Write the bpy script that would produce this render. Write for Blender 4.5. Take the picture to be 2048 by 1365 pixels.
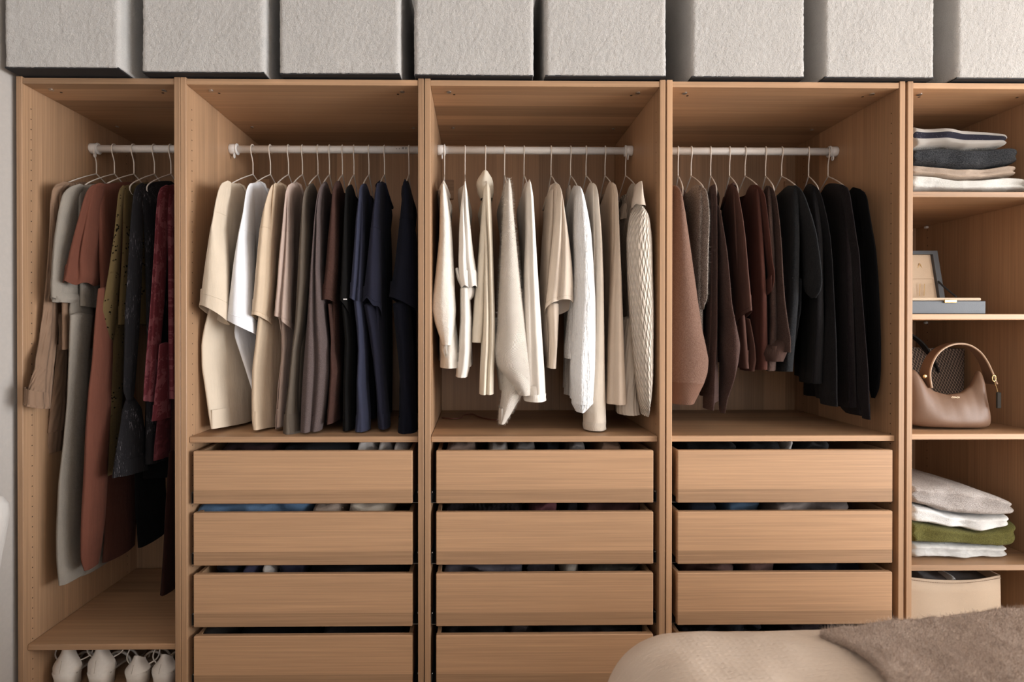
import bpy, math, random
import numpy as np
from mathutils import Vector, Matrix

for o in list(bpy.data.objects): bpy.data.objects.remove(o)
scene = bpy.context.scene
COL = scene.collection
PI = math.pi

# ------------------------------------------------------------------ camera
CAMP = np.array([1.4154, -1.6959, 1.2379])
YAW, PITCH, ROLL = 0.0119, -0.0041, 0.0003
FPX, CX, CY = 1091.4, 966.5, 659.65
def _basis():
    cy, sy, cp, sp = math.cos(YAW), math.sin(YAW), math.cos(PITCH), math.sin(PITCH)
    f = np.array([sy*cp, cy*cp, sp]); r = np.array([cy, -sy, 0.0]); u = np.cross(r, f)
    c, s = math.cos(ROLL), math.sin(ROLL)
    return f, c*r + s*u, -s*r + c*u
CF, CR, CU = _basis()
def at(px, py, Y):
    d = CF + CR*((px-CX)/FPX) + CU*(-(py-CY)/FPX)
    t = (Y-CAMP[1])/d[1]
    return CAMP + d*t
def atz(px, py, Z):
    d = CF + CR*((px-CX)/FPX) + CU*(-(py-CY)/FPX)
    t = (Z-CAMP[2])/d[2]
    return CAMP + d*t
cd = bpy.data.cameras.new('camera'); cam = bpy.data.objects.new('camera', cd); COL.objects.link(cam)
cd.sensor_width = 36.0; cd.lens = FPX/2048*36.0
cd.shift_x = (1024-CX)/2048; cd.shift_y = -(682.5-CY)/2048
cd.clip_start = 0.01
M3 = Matrix(((CR[0], CU[0], -CF[0]), (CR[1], CU[1], -CF[1]), (CR[2], CU[2], -CF[2])))
cam.matrix_world = Matrix.Translation(Vector(CAMP)) @ M3.to_4x4()
cd.dof.use_dof = True; cd.dof.focus_distance = 1.85; cd.dof.aperture_fstop = 3.2
scene.camera = cam

# ------------------------------------------------------------------ world, light, exposure
w = bpy.data.worlds.new('sky'); scene.world = w; w.use_nodes = True
w.node_tree.nodes['Background'].inputs[0].default_value = (0.80, 0.88, 1.0, 1)
w.node_tree.nodes['Background'].inputs[1].default_value = 1.0
WX, WY0, WY1, WZ0, WZ1 = 8.0, -4.8, -1.0, 0.06, 2.45     # window opening in the right wall
def area(name, loc, rot, sx, sy, power, col):
    l = bpy.data.lights.new(name, 'AREA'); l.shape = 'RECTANGLE'; l.size = sx; l.size_y = sy
    l.energy = power; l.color = col
    o = bpy.data.objects.new(name, l); COL.objects.link(o); o.location = loc; o.rotation_euler = rot
    return o
area('window_daylight', (WX-0.03, (WY0+WY1)/2, (WZ0+WZ1)/2), (0, PI/2, 0), WZ1-WZ0, WY1-WY0, 590, (0.94, 0.97, 1.0))
VX0, VX1, VZ0, VZ1, VY = 1.2, 4.4, .06, 2.3, -5.0              # made-up opening in the unseen wall behind the camera, added for frontal fill
area('added_frontal_fill', ((VX0+VX1)/2, VY+.03, (VZ0+VZ1)/2), (PI/2, 0, 0), VX1-VX0, VZ1-VZ0, 12, (0.93, 0.965, 1.0))  # weak fill lamp added in that opening to lift the fronts
vs = scene.view_settings
vs.view_transform = 'Standard'; vs.look = 'None'; vs.gamma = 1.0; vs.use_curve_mapping = False
vs.exposure = 0.0

# ------------------------------------------------------------------ helpers
def s2l(c): return tuple(((v/255.0)/12.92 if v/255.0 <= .04045 else ((v/255.0+.055)/1.055)**2.4) for v in c)
WLOC = {}
def mesh_data(name, V, F, uv=None, smooth=True):
    me = bpy.data.meshes.new(name)
    V = np.asarray(V, dtype=np.float64)
    me.from_pydata(V.tolist(), [], F if isinstance(F, list) else F.tolist())
    if uv is not None:
        uvl = me.uv_layers.new(name='UVMap')
        li = np.empty(len(me.loops), dtype=np.int32); me.loops.foreach_get('vertex_index', li)
        uvl.data.foreach_set('uv', np.asarray(uv, dtype=np.float32)[li].ravel())
    if smooth: me.polygons.foreach_set('use_smooth', [True]*len(me.polygons))
    me.update()
    return me
def obj(name, V, F, mat, parent=None, uv=None, smooth=False, kind=None):
    V = np.asarray(V, dtype=np.float64)
    base = np.zeros(3)
    if parent is not None: base = WLOC[parent.name]
    me = mesh_data(name, V-base, F, uv, smooth)
    o = bpy.data.objects.new(name, me); COL.objects.link(o)
    if mat is not None: me.materials.append(mat)
    if parent is not None: o.parent = parent
    WLOC[o.name] = base
    if kind: o['kind'] = kind
    return o
def tag(o, label, cat, group=None):
    o['label'] = label; o['category'] = cat
    if group: o['group'] = group
    return o
def thing(name, loc, label, cat, group=None):
    o = bpy.data.objects.new(name, None); COL.objects.link(o); o.empty_display_size = .05
    o.location = tuple(float(v) for v in loc); WLOC[o.name] = np.array(loc, dtype=float)
    return tag(o, label, cat, group)
def struct(name, V, F, mat):
    o = obj(name, V, F, mat); o['kind'] = 'structure'; return o
BOXF = [(0,3,2,1),(4,5,6,7),(0,1,5,4),(1,2,6,5),(2,3,7,6),(3,0,4,7)]
def rawbox(x0,x1,y0,y1,z0,z1):
    V = [(x0,y0,z0),(x1,y0,z0),(x1,y1,z0),(x0,y1,z0),(x0,y0,z1),(x1,y0,z1),(x1,y1,z1),(x0,y1,z1)]
    return V, list(BOXF)
def cbox(x0,x1,y0,y1,z0,z1,b=.001):
    """chamfered box"""
    b = min(b, (x1-x0)*.45, (y1-y0)*.45, (z1-z0)*.45)
    V = []; idx = {}
    for i in (0,1):
        for j in (0,1):
            for k in (0,1):
                X = (x0,x1)[i]; Y = (y0,y1)[j]; Z = (z0,z1)[k]
                sx, sy, sz = (1,-1)[i], (1,-1)[j], (1,-1)[k]
                for ax, p in enumerate(((X, Y+sy*b, Z+sz*b), (X+sx*b, Y, Z+sz*b), (X+sx*b, Y+sy*b, Z))):
                    idx[(i,j,k,ax)] = len(V); V.append(p)
    F = []
    for ax in range(3):
        for side in (0,1):
            o = [a for a in range(3) if a != ax]
            q = []
            for (a, c) in ((0,0),(1,0),(1,1),(0,1)):
                t = [0,0,0]; t[ax] = side; t[o[0]] = a; t[o[1]] = c
                q.append(idx[(t[0],t[1],t[2],ax)])
            F.append(q)
    for ax in range(3):       # edge chamfers run along ax
        o = [a for a in range(3) if a != ax]
        for a in (0,1):
            for c in (0,1):
                t0 = [0,0,0]; t0[o[0]] = a; t0[o[1]] = c; t1 = list(t0); t1[ax] = 1
                F.append([idx[(*t0,o[0])], idx[(*t1,o[0])], idx[(*t1,o[1])], idx[(*t0,o[1])]])
    for i in (0,1):
        for j in (0,1):
            for k in (0,1): F.append([idx[(i,j,k,0)], idx[(i,j,k,1)], idx[(i,j,k,2)]])
    # orient outward
    Vn = np.array(V); c = np.array([(x0+x1)/2,(y0+y1)/2,(z0+z1)/2])
    for f in F:
        p = Vn[f]; n = np.cross(p[1]-p[0], p[2]-p[0])
        if n @ (p.mean(0)-c) < 0: f.reverse()
    return V, [tuple(f) for f in F]
class MB:
    def __init__(s): s.V = []; s.F = []
    def add(s, V, F):
        n = len(s.V); s.V += [tuple(v) for v in V]; s.F += [tuple(i+n for i in f) for f in F]; return s
def sweep(P, r, n=8, closed=False, squash=None):
    """tube along a polyline; r scalar or list"""
    P = np.asarray(P, float); m = len(P)
    R = np.full(m, r) if np.isscalar(r) else np.asarray(r, float)
    T = np.gradient(P, axis=0) if not closed else np.roll(P,-1,0)-np.roll(P,1,0)
    T /= np.linalg.norm(T, axis=1)[:,None]+1e-12
    a = np.array([0,0,1.0]) if abs(T[0][2]) < .9 else np.array([1.0,0,0])
    N = np.cross(T[0], a); N /= np.linalg.norm(N)
    V = []
    for i in range(m):
        N = N - T[i]*(N@T[i]); N /= np.linalg.norm(N)+1e-12
        B = np.cross(T[i], N)
        for k in range(n):
            t = 2*PI*k/n
            V.append(P[i] + R[i]*(math.cos(t)*N + math.sin(t)*B))
    F = []
    for i in range(m-1 if not closed else m):
        j = (i+1) % m
        for k in range(n):
            F.append((i*n+k, i*n+(k+1)%n, j*n+(k+1)%n, j*n+k))
    if not closed:
        F.append(tuple(range(n-1,-1,-1))); F.append(tuple((m-1)*n+k for k in range(n)))
    return V, F
def spline(P, n):
    P = np.asarray(P, float)
    if len(P) == 2:
        t = np.linspace(0,1,n)[:,None]; return P[0]*(1-t)+P[1]*t
    out = []; m = len(P)
    d = np.r_[0, np.cumsum(np.linalg.norm(np.diff(P, axis=0), axis=1))]
    for t in np.linspace(0, d[-1], n):
        i = min(max(np.searchsorted(d, t)-1, 0), m-2)
        u = (t-d[i])/(d[i+1]-d[i]+1e-12)
        p0, p1, p2, p3 = P[max(i-1,0)], P[i], P[i+1], P[min(i+2,m-1)]
        out.append(.5*((2*p1)+(-p0+p2)*u+(2*p0-5*p1+4*p2-p3)*u*u+(-p0+3*p1-3*p2+p3)*u**3))
    return np.array(out)
def smooth_interp(x, xp, yp):
    """monotone-ish smooth interpolation: linear then blurred"""
    xs = np.linspace(xp[0], xp[-1], 400); ys = np.interp(xs, xp, yp)
    k = 13; pad = np.r_[2*ys[0]-ys[k:0:-1], ys, 2*ys[-1]-ys[-2:-k-2:-1]]
    ker = np.hanning(2*k+1); ker /= ker.sum()
    return np.interp(x, xs, np.convolve(pad, ker, 'valid'))
def vnoise(P, scale, seed):
    """value noise on points (n,3)"""
    rs = np.random.RandomState(seed); T = rs.rand(4096)
    Q = P*scale+1000.0; I = np.floor(Q).astype(np.int64); f = Q-I; f = f*f*(3-2*f)
    r = 0
    for dx in (0,1):
        for dy in (0,1):
            for dz in (0,1):
                h = (((I[:,0]+dx)*73856093) ^ ((I[:,1]+dy)*19349663) ^ ((I[:,2]+dz)*83492791)) & 4095
                wgt = (f[:,0] if dx else 1-f[:,0])*(f[:,1] if dy else 1-f[:,1])*(f[:,2] if dz else 1-f[:,2])
                r = r + T[h]*wgt
    return r*2-1

# ------------------------------------------------------------------ materials
MATS = {}
def newmat(name):
    m = bpy.data.materials.new(name); m.use_nodes = True
    nt = m.node_tree; b = nt.nodes['Principled BSDF']
    return m, nt, b
def N(nt, t, **k):
    n = nt.nodes.new(t)
    for a, v in k.items(): setattr(n, a, v)
    return n
def math_(nt, op, a, b=None, c=None):
    n = nt.nodes.new('ShaderNodeMath'); n.operation = op
    for i, v in enumerate((a, b, c)):
        if v is None: continue
        if isinstance(v, (int, float)): n.inputs[i].default_value = v
        else: nt.links.new(v, n.inputs[i])
    return n.outputs[0]
def mixc(nt, fac, a, b, blend='MIX'):
    n = nt.nodes.new('ShaderNodeMix'); n.data_type = 'RGBA'; n.blend_type = blend
    for s, v in ((n.inputs[0], fac), (n.inputs[6], a), (n.inputs[7], b)):
        if isinstance(v, (int, float)): s.default_value = v
        elif isinstance(v, tuple): s.default_value = (*v[:3], 1)
        else: nt.links.new(v, s)
    return n.outputs[2]
def noise(nt, vec, scale, detail=2, rough=.5):
    n = nt.nodes.new('ShaderNodeTexNoise'); n.inputs['Scale'].default_value = scale
    n.inputs['Detail'].default_value = detail; n.inputs['Roughness'].default_value = rough
    if vec is not None: nt.links.new(vec, n.inputs['Vector'])
    return n.outputs['Fac']
def mapping(nt, vec, scale=(1,1,1), rot=(0,0,0), loc=(0,0,0)):
    n = nt.nodes.new('ShaderNodeMapping'); n.inputs['Scale'].default_value = scale
    n.inputs['Rotation'].default_value = rot; n.inputs['Location'].default_value = loc
    nt.links.new(vec, n.inputs['Vector']); return n.outputs[0]
def bump(nt, b, h, strength, dist):
    n = nt.nodes.new('ShaderNodeBump'); n.inputs['Strength'].default_value = strength
    n.inputs['Distance'].default_value = dist; nt.links.new(h, n.inputs['Height'])
    nt.links.new(n.outputs[0], b.inputs['Normal'])
def ramp(nt, fac, lo, hi):
    n = nt.nodes.new('ShaderNodeMapRange'); n.inputs[1].default_value = lo; n.inputs[2].default_value = hi
    nt.links.new(fac, n.inputs[0]); return n.outputs[0]

WOODC = (0.455, 0.272, 0.155)
def wood(name, grain, stave_w=.088, col=WOODC, band=False):
    """grain: axis index the fibres run along; staves alternate across it"""
    if name in MATS: return MATS[name]
    m, nt, b = newmat(name)
    tc = N(nt, 'ShaderNodeTexCoord'); oi = N(nt, 'ShaderNodeObjectInfo')
    geo = N(nt, 'ShaderNodeNewGeometry')
    sep = N(nt, 'ShaderNodeSeparateXYZ'); nt.links.new(tc.outputs['Object'], sep.inputs[0])
    rnd = oi.outputs['Random']
    off = N(nt, 'ShaderNodeVectorMath', operation='ADD')
    comb = N(nt, 'ShaderNodeCombineXYZ')
    for i in range(3): nt.links.new(math_(nt, 'MULTIPLY', rnd, 7.3+i*3.1), comb.inputs[i])
    nt.links.new(tc.outputs['Object'], off.inputs[0]); nt.links.new(comb.outputs[0], off.inputs[1])
    v = off.outputs[0]
    s1 = [210, 210, 210]; s1[grain] = 2.2
    s2 = [420, 420, 420]; s2[grain] = 9
    s3 = [48, 48, 48]; s3[grain] = 1.3
    g1 = noise(nt, mapping(nt, v, tuple(s1)), 1, 3, .6)
    g2 = noise(nt, mapping(nt, v, tuple(s2)), 1, 2)
    g3 = noise(nt, mapping(nt, v, tuple(s3)), 1, 2)
    # staves
    ax = [a for a in range(3) if a != grain]
    sp2 = N(nt, 'ShaderNodeSeparateXYZ'); nt.links.new(v, sp2.inputs[0])
    across = math_(nt, 'ADD', sp2.outputs[ax[0]], math_(nt, 'MULTIPLY', sp2.outputs[ax[1]], .37))
    fl = math_(nt, 'FLOOR', math_(nt, 'DIVIDE', across, stave_w))
    wn = N(nt, 'ShaderNodeTexWhiteNoise', noise_dimensions='1D'); nt.links.new(fl, wn.inputs['W'])
    val = math_(nt, 'ADD', math_(nt, 'MULTIPLY', ramp(nt, g1, .28, .72), .30), math_(nt, 'MULTIPLY', g2, .16))
    val = math_(nt, 'ADD', val, math_(nt, 'MULTIPLY', ramp(nt, g3, .3, .7), .12))
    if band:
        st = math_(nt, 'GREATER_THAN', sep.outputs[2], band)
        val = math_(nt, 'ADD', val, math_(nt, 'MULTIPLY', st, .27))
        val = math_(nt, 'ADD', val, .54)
    else:
        val = math_(nt, 'ADD', val, math_(nt, 'MULTIPLY', wn.outputs['Value'], .44))
        val = math_(nt, 'ADD', val, .46)
    dark = tuple(c*.99 for c in col)
    mx = N(nt, 'ShaderNodeVectorMath', operation='SCALE'); mx.inputs[0].default_value = dark
    nt.links.new(val, mx.inputs['Scale'])
    nt.links.new(mx.outputs[0], b.inputs['Base Color'])
    b.inputs['Roughness'].default_value = .42
    b.inputs['Specular IOR Level'].default_value = .35
    bump(nt, b, g1, .06, .001)
    MATS[name] = m; return m
W_V = wood('oak_vertical', 2); W_H = wood('oak_horizontal', 0); W_EDGE = W_H
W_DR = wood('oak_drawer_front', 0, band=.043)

def plain(name, col, rough=.6, metal=0, bmp=None, sheen=0, spec=.5):
    if name in MATS: return MATS[name]
    m, nt, b = newmat(name)
    b.inputs['Base Color'].default_value = (*col, 1); b.inputs['Roughness'].default_value = rough
    b.inputs['Metallic'].default_value = metal; b.inputs['Specular IOR Level'].default_value = spec
    b.inputs['Sheen Weight'].default_value = sheen
    tc = N(nt, 'ShaderNodeTexCoord')
    n1 = noise(nt, tc.outputs['Object'], (bmp or (60,.02))[0], 3)
    rr = math_(nt, 'ADD', math_(nt, 'MULTIPLY', n1, .14), .93)
    sc = N(nt, 'ShaderNodeVectorMath', operation='SCALE'); sc.inputs[0].default_value = col
    nt.links.new(rr, sc.inputs['Scale']); nt.links.new(sc.outputs[0], b.inputs['Base Color'])
    bump(nt, b, n1, (bmp or (60,.02))[1], .002)
    MATS[name] = m; return m

def fabric(name, col, kind='jersey', col2=None):
    key = 'fabric_'+name
    if key in MATS: return MATS[key]
    if max(col) < .06:
        col = tuple(c*.64 for c in col); col2 = tuple(c*.64 for c in col2) if col2 else None
    m, nt, b = newmat(key)
    tc = N(nt, 'ShaderNodeTexCoord'); uv = tc.outputs['UV']; ob = tc.outputs['Object']
    sep = N(nt, 'ShaderNodeSeparateXYZ'); nt.links.new(uv, sep.inputs[0]); U, Vv = sep.outputs[0], sep.outputs[1]
    b.inputs['Roughness'].default_value = .95; b.inputs['Specular IOR Level'].default_value = .06
    b.inputs['Sheen Weight'].default_value = .02; b.inputs['Sheen Roughness'].default_value = .5
    soft = noise(nt, ob, 14, 2); fine = noise(nt, ob, 900, 2)
    fac = math_(nt, 'ADD', math_(nt, 'MULTIPLY', soft, .16), math_(nt, 'MULTIPLY', fine, .16)); basev = math_(nt, 'ADD', fac, .84)
    sc = N(nt, 'ShaderNodeVectorMath', operation='SCALE'); sc.inputs[0].default_value = col; nt.links.new(basev, sc.inputs['Scale'])
    C = sc.outputs[0]; h = None; st, di = .25, .001
    if kind == 'jersey':
        h = math_(nt, 'ADD', noise(nt, mapping(nt, ob, (46, 46, 11)), 1, 3), math_(nt, 'ADD', math_(nt, 'MULTIPLY', noise(nt, ob, 24, 2), .6), math_(nt, 'MULTIPLY', fine, .06))); st, di = .42, .008
    elif kind == 'linen':
        h = math_(nt, 'ADD', noise(nt, ob, 38, 5, .6), math_(nt, 'MULTIPLY', fine, .2)); st, di = .6, .008
        C = mixc(nt, math_(nt, 'MULTIPLY', noise(nt, mapping(nt, ob, (600,600,40)), 1, 1), .35), C, tuple(c*.6 for c in col))
    elif kind in ('knit', 'rib'):
        fr = 1100 if kind == 'knit' else 780
        wv = math_(nt, 'ABSOLUTE', math_(nt, 'SINE', math_(nt, 'MULTIPLY', U, fr)))
        vv = math_(nt, 'ABSOLUTE', math_(nt, 'SINE', math_(nt, 'MULTIPLY', Vv, fr*.8)))
        h = math_(nt, 'MULTIPLY', wv, math_(nt, 'ADD', math_(nt, 'MULTIPLY', vv, .5 if kind == 'knit' else .1), .6))
        h = math_(nt, 'ADD', h, math_(nt, 'MULTIPLY', fine, .5)); st, di = .7, .0022
        C = mixc(nt, math_(nt, 'MULTIPLY', math_(nt, 'SUBTRACT', 1.0, h), .35), C, tuple(c*.45 for c in col))
    elif kind in ('fuzzy', 'tweed', 'marl'):
        f2 = noise(nt, ob, 330 if kind != 'marl' else 500, 4, .75)
        sp = ramp(nt, f2, .44, .58)
        c2 = col2 or tuple(min(1, c*1.7) for c in col)
        C = mixc(nt, sp, C, c2) if kind != 'fuzzy' else mixc(nt, math_(nt, 'MULTIPLY', sp, .55), C, c2)
        h = math_(nt, 'ADD', f2, math_(nt, 'MULTIPLY', noise(nt, ob, 60, 3), .7)); st, di = .8, .004
        b.inputs['Sheen Weight'].default_value = .06
    elif kind == 'herring':
        zz = math_(nt, 'PINGPONG', U, .045)
        d = math_(nt, 'SINE', math_(nt, 'MULTIPLY', math_(nt, 'ADD', Vv, math_(nt, 'MULTIPLY', zz, 1.6)), 950))
        h = math_(nt, 'ADD', math_(nt, 'MULTIPLY', d, .6), fine); st, di = .7, .003
        C = mixc(nt, math_(nt, 'MULTIPLY', ramp(nt, d, .2, -1), .18), C, tuple(c*.62 for c in col))
        b.inputs['Sheen Weight'].default_value = .06
    elif kind == 'crinkle':
        v = mapping(nt, ob, (60, 60, 9)); f2 = noise(nt, v, 1, 5, .65)
        h = math_(nt, 'ADD', f2, math_(nt, 'MULTIPLY', noise(nt, ob, 90, 4), .35)); st, di = .9, .02
    elif kind == 'smock':
        d = math_(nt, 'ABSOLUTE', math_(nt, 'SINE', math_(nt, 'MULTIPLY', math_(nt, 'ADD', U, math_(nt, 'MULTIPLY', Vv, .27)), 230)))
        e = math_(nt, 'ABSOLUTE', math_(nt, 'SINE', math_(nt, 'MULTIPLY', math_(nt, 'SUBTRACT', U, math_(nt, 'MULTIPLY', Vv, .27)), 230)))
        h = math_(nt, 'ADD', math_(nt, 'MINIMUM', d, e), math_(nt, 'MULTIPLY', fine, .08)); st, di = 1.0, .007
    elif kind == 'eyelet':
        vo = N(nt, 'ShaderNodeTexVoronoi'); vo.inputs['Scale'].default_value = 85; nt.links.new(uv, vo.inputs['Vector'])
        patch = ramp(nt, noise(nt, uv, 9, 1), .50, .56)
        hole = math_(nt, 'MULTIPLY', math_(nt, 'LESS_THAN', vo.outputs['Distance'], .27), patch)
        C = mixc(nt, hole, C, tuple(c*.06 for c in col)); h = noise(nt, ob, 40, 4); st, di = .4, .006
    elif kind == 'floral':
        f2 = noise(nt, mapping(nt, uv, (30, 22, 1)), 1, 3, .7)
        C = mixc(nt, ramp(nt, f2, .50, .54), C, col2); h = noise(nt, ob, 30, 4); st, di = .4, .006
        b.inputs['Roughness'].default_value = .6
    elif kind == 'metallic':
        f2 = noise(nt, mapping(nt, ob, (500, 500, 26)), 1, 3, .7); patch = ramp(nt, noise(nt, ob, 13, 2), .48, .64)
        k2 = math_(nt, 'MULTIPLY', ramp(nt, f2, .60, .70), patch)
        C = mixc(nt, k2, C, (.42, .38, .40)); h = noise(nt, mapping(nt, ob, (70, 70, 20)), 1, 4); st, di = .5, .008
    elif kind == 'pleat':
        wv = math_(nt, 'SINE', math_(nt, 'MULTIPLY', math_(nt, 'ADD', U, math_(nt, 'MULTIPLY', noise(nt, uv, 12, 2), .02)), 420))
        h = math_(nt, 'ADD', math_(nt, 'MULTIPLY', wv, .35), noise(nt, ob, 40, 3)); st, di = .6, .003
    elif kind == 'denim':
        d = noise(nt, mapping(nt, ob, (900, 900, 260)), 1, 2); C = mixc(nt, math_(nt, 'MULTIPLY', d, .6), C, tuple(min(1, c*2.0) for c in col))
        h = math_(nt, 'ADD', noise(nt, ob, 40, 4), d); st, di = .5, .003
    elif kind == 'waffle':
        a = math_(nt, 'SINE', math_(nt, 'MULTIPLY', U, 520)); c_ = math_(nt, 'SINE', math_(nt, 'MULTIPLY', Vv, 520))
        wv = noise(nt, mapping(nt, uv, (90, 330, 1), (0, 0, .6)), 1, 3)
        h = math_(nt, 'ADD', math_(nt, 'MULTIPLY', math_(nt, 'MAXIMUM', a, c_), .12), wv); st, di = .5, .003
    elif kind == 'stripe':
        # broad navy band running along the fold
        sz = N(nt, 'ShaderNodeSeparateXYZ'); nt.links.new(ob, sz.inputs[0])
        rib = math_(nt, 'ABSOLUTE', math_(nt, 'SINE', math_(nt, 'MULTIPLY', math_(nt, 'ADD', sz.outputs[0], math_(nt, 'MULTIPLY', Vv, .6)), 520)))
        bandm = math_(nt, 'MULTIPLY', math_(nt, 'GREATER_THAN', Vv, .40), math_(nt, 'LESS_THAN', Vv, .68))
        C = mixc(nt, bandm, C, col2); h = math_(nt, 'ADD', rib, math_(nt, 'MULTIPLY', fine, .4)); st, di = .8, .003
        C = mixc(nt, math_(nt, 'MULTIPLY', math_(nt, 'SUBTRACT', 1.0, rib), .25), C, (.25, .22, .2))
    elif kind == 'lace':
        vo = N(nt, 'ShaderNodeTexVoronoi'); vo.inputs['Scale'].default_value = 55; nt.links.new(ob, vo.inputs['Vector'])
        C = mixc(nt, math_(nt, 'MULTIPLY', ramp(nt, vo.outputs['Distance'], .5, .75), .25), C, (.5, .48, .46))
        h = math_(nt, 'ADD', vo.outputs['Distance'], fine); st, di = .8, .006
        b.inputs['Sheen Weight'].default_value = .3
    elif kind == 'boucle':
        f2 = noise(nt, ob, 330, 4, .7); h = math_(nt, 'ADD', f2, math_(nt, 'MULTIPLY', noise(nt, ob, 170, 2), .6)); st, di = 1.0, .0038
        C = mixc(nt, math_(nt, 'MULTIPLY', ramp(nt, f2, .55, .25), .35), C, tuple(c*.5 for c in col))
    nt.links.new(C, b.inputs['Base Color'])
    if h is not None: bump(nt, b, h, st, di)
    MATS[key] = m; return m

M_WALL = plain('wall_paint', (.43, .392, .36), .9, bmp=(90, .05))
M_CEIL = plain('ceiling_paint', (.74, .71, .67), .9, bmp=(90, .03))
M_WALL2 = plain('wall_paint_taupe', (.58, .53, .48), .9, bmp=(90, .05))
M_FLOOR = wood('floor_oak', 0, .14, col=(.66, .54, .42))
M_WHITE = plain('white_enamel', (.86, .83, .80), .32, bmp=(200, .01))
M_HANG = plain('hanger_enamel', (.82, .74, .66), .35, bmp=(200, .01))
M_METAL = plain('zinc', (.55, .53, .50), .3, 1, bmp=(200, .02))
M_HOLE = plain('peg_hole_shadow', (.05, .03, .018), .9)
M_BLACK = plain('black_lining', (.012, .012, .014), .75, bmp=(300, .1))

# ------------------------------------------------------------------ room
XL, XR_, YB_, YF_, ZC = -.018, WX, .605, -5.0, 2.62
V, F = rawbox(XL-.1, XR_+.1, YF_-.1, YB_+.1, -.1, 0); struct('floor', V, F, M_FLOOR)
V, F = rawbox(XL-.1, XR_+.1, YF_-.1, YB_+.1, ZC, ZC+.1); struct('ceiling', V, F, M_CEIL)
V, F = rawbox(XL-.1, XL, YF_-.1, YB_+.1, 0, ZC); struct('wall_left', V, F, M_WALL)
V, F = rawbox(XL, XR_, YB_, YB_+.1, 0, ZC); struct('wall_back', V, F, M_WALL)
mb = MB()
mb.add(*rawbox(XL, VX0, YF_-.1, YF_, 0, ZC)); mb.add(*rawbox(VX1, XR_, YF_-.1, YF_, 0, ZC)); mb.add(*rawbox(VX0, VX1, YF_-.1, YF_, 0, VZ0)); mb.add(*rawbox(VX0, VX1, YF_-.1, YF_, VZ1, ZC))
struct('wall_front', mb.V, mb.F, M_WALL2)
mb = MB()
for (a, c) in ((VX0, VX0+.06), (VX1-.06, VX1), ((VX0+VX1)/2-.05, (VX0+VX1)/2+.05)): mb.add(*cbox(a, c, YF_-.08, YF_-.02, VZ0, VZ1, .004))
mb.add(*cbox(VX0, VX1, YF_-.08, YF_-.02, VZ1-.06, VZ1, .004)); mb.add(*cbox(VX0, VX1, YF_-.08, YF_-.02, VZ0, VZ0+.06, .004))
struct('fill_opening_frame_1', mb.V, mb.F, M_WHITE)  # invented frame around the added fill opening, out of view
mb = MB()
mb.add(*rawbox(XR_, XR_+.12, YF_, YB_+.1, 0, WZ0)); mb.add(*rawbox(XR_, XR_+.12, YF_, YB_+.1, WZ1, ZC))
mb.add(*rawbox(XR_, XR_+.12, YF_, WY0, WZ0, WZ1)); mb.add(*rawbox(XR_, XR_+.12, WY1, YB_+.1, WZ0, WZ1))
struct('wall_right', mb.V, mb.F, M_WALL2)
mb = MB()
for (a, c) in ((WY0, WY0+.05), (WY1-.05, WY1), ((WY0+WY1)/2-.03, (WY0+WY1)/2+.03)): mb.add(*cbox(XR_+.02, XR_+.08, a, c, WZ0, WZ1, .004))
mb.add(*cbox(XR_+.02, XR_+.08, WY0, WY1, WZ0, WZ0+.05, .004)); mb.add(*cbox(XR_+.02, XR_+.08, WY0, WY1, WZ1-.05, WZ1, .004))
struct('window_1', mb.V, mb.F, M_WHITE)

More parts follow.
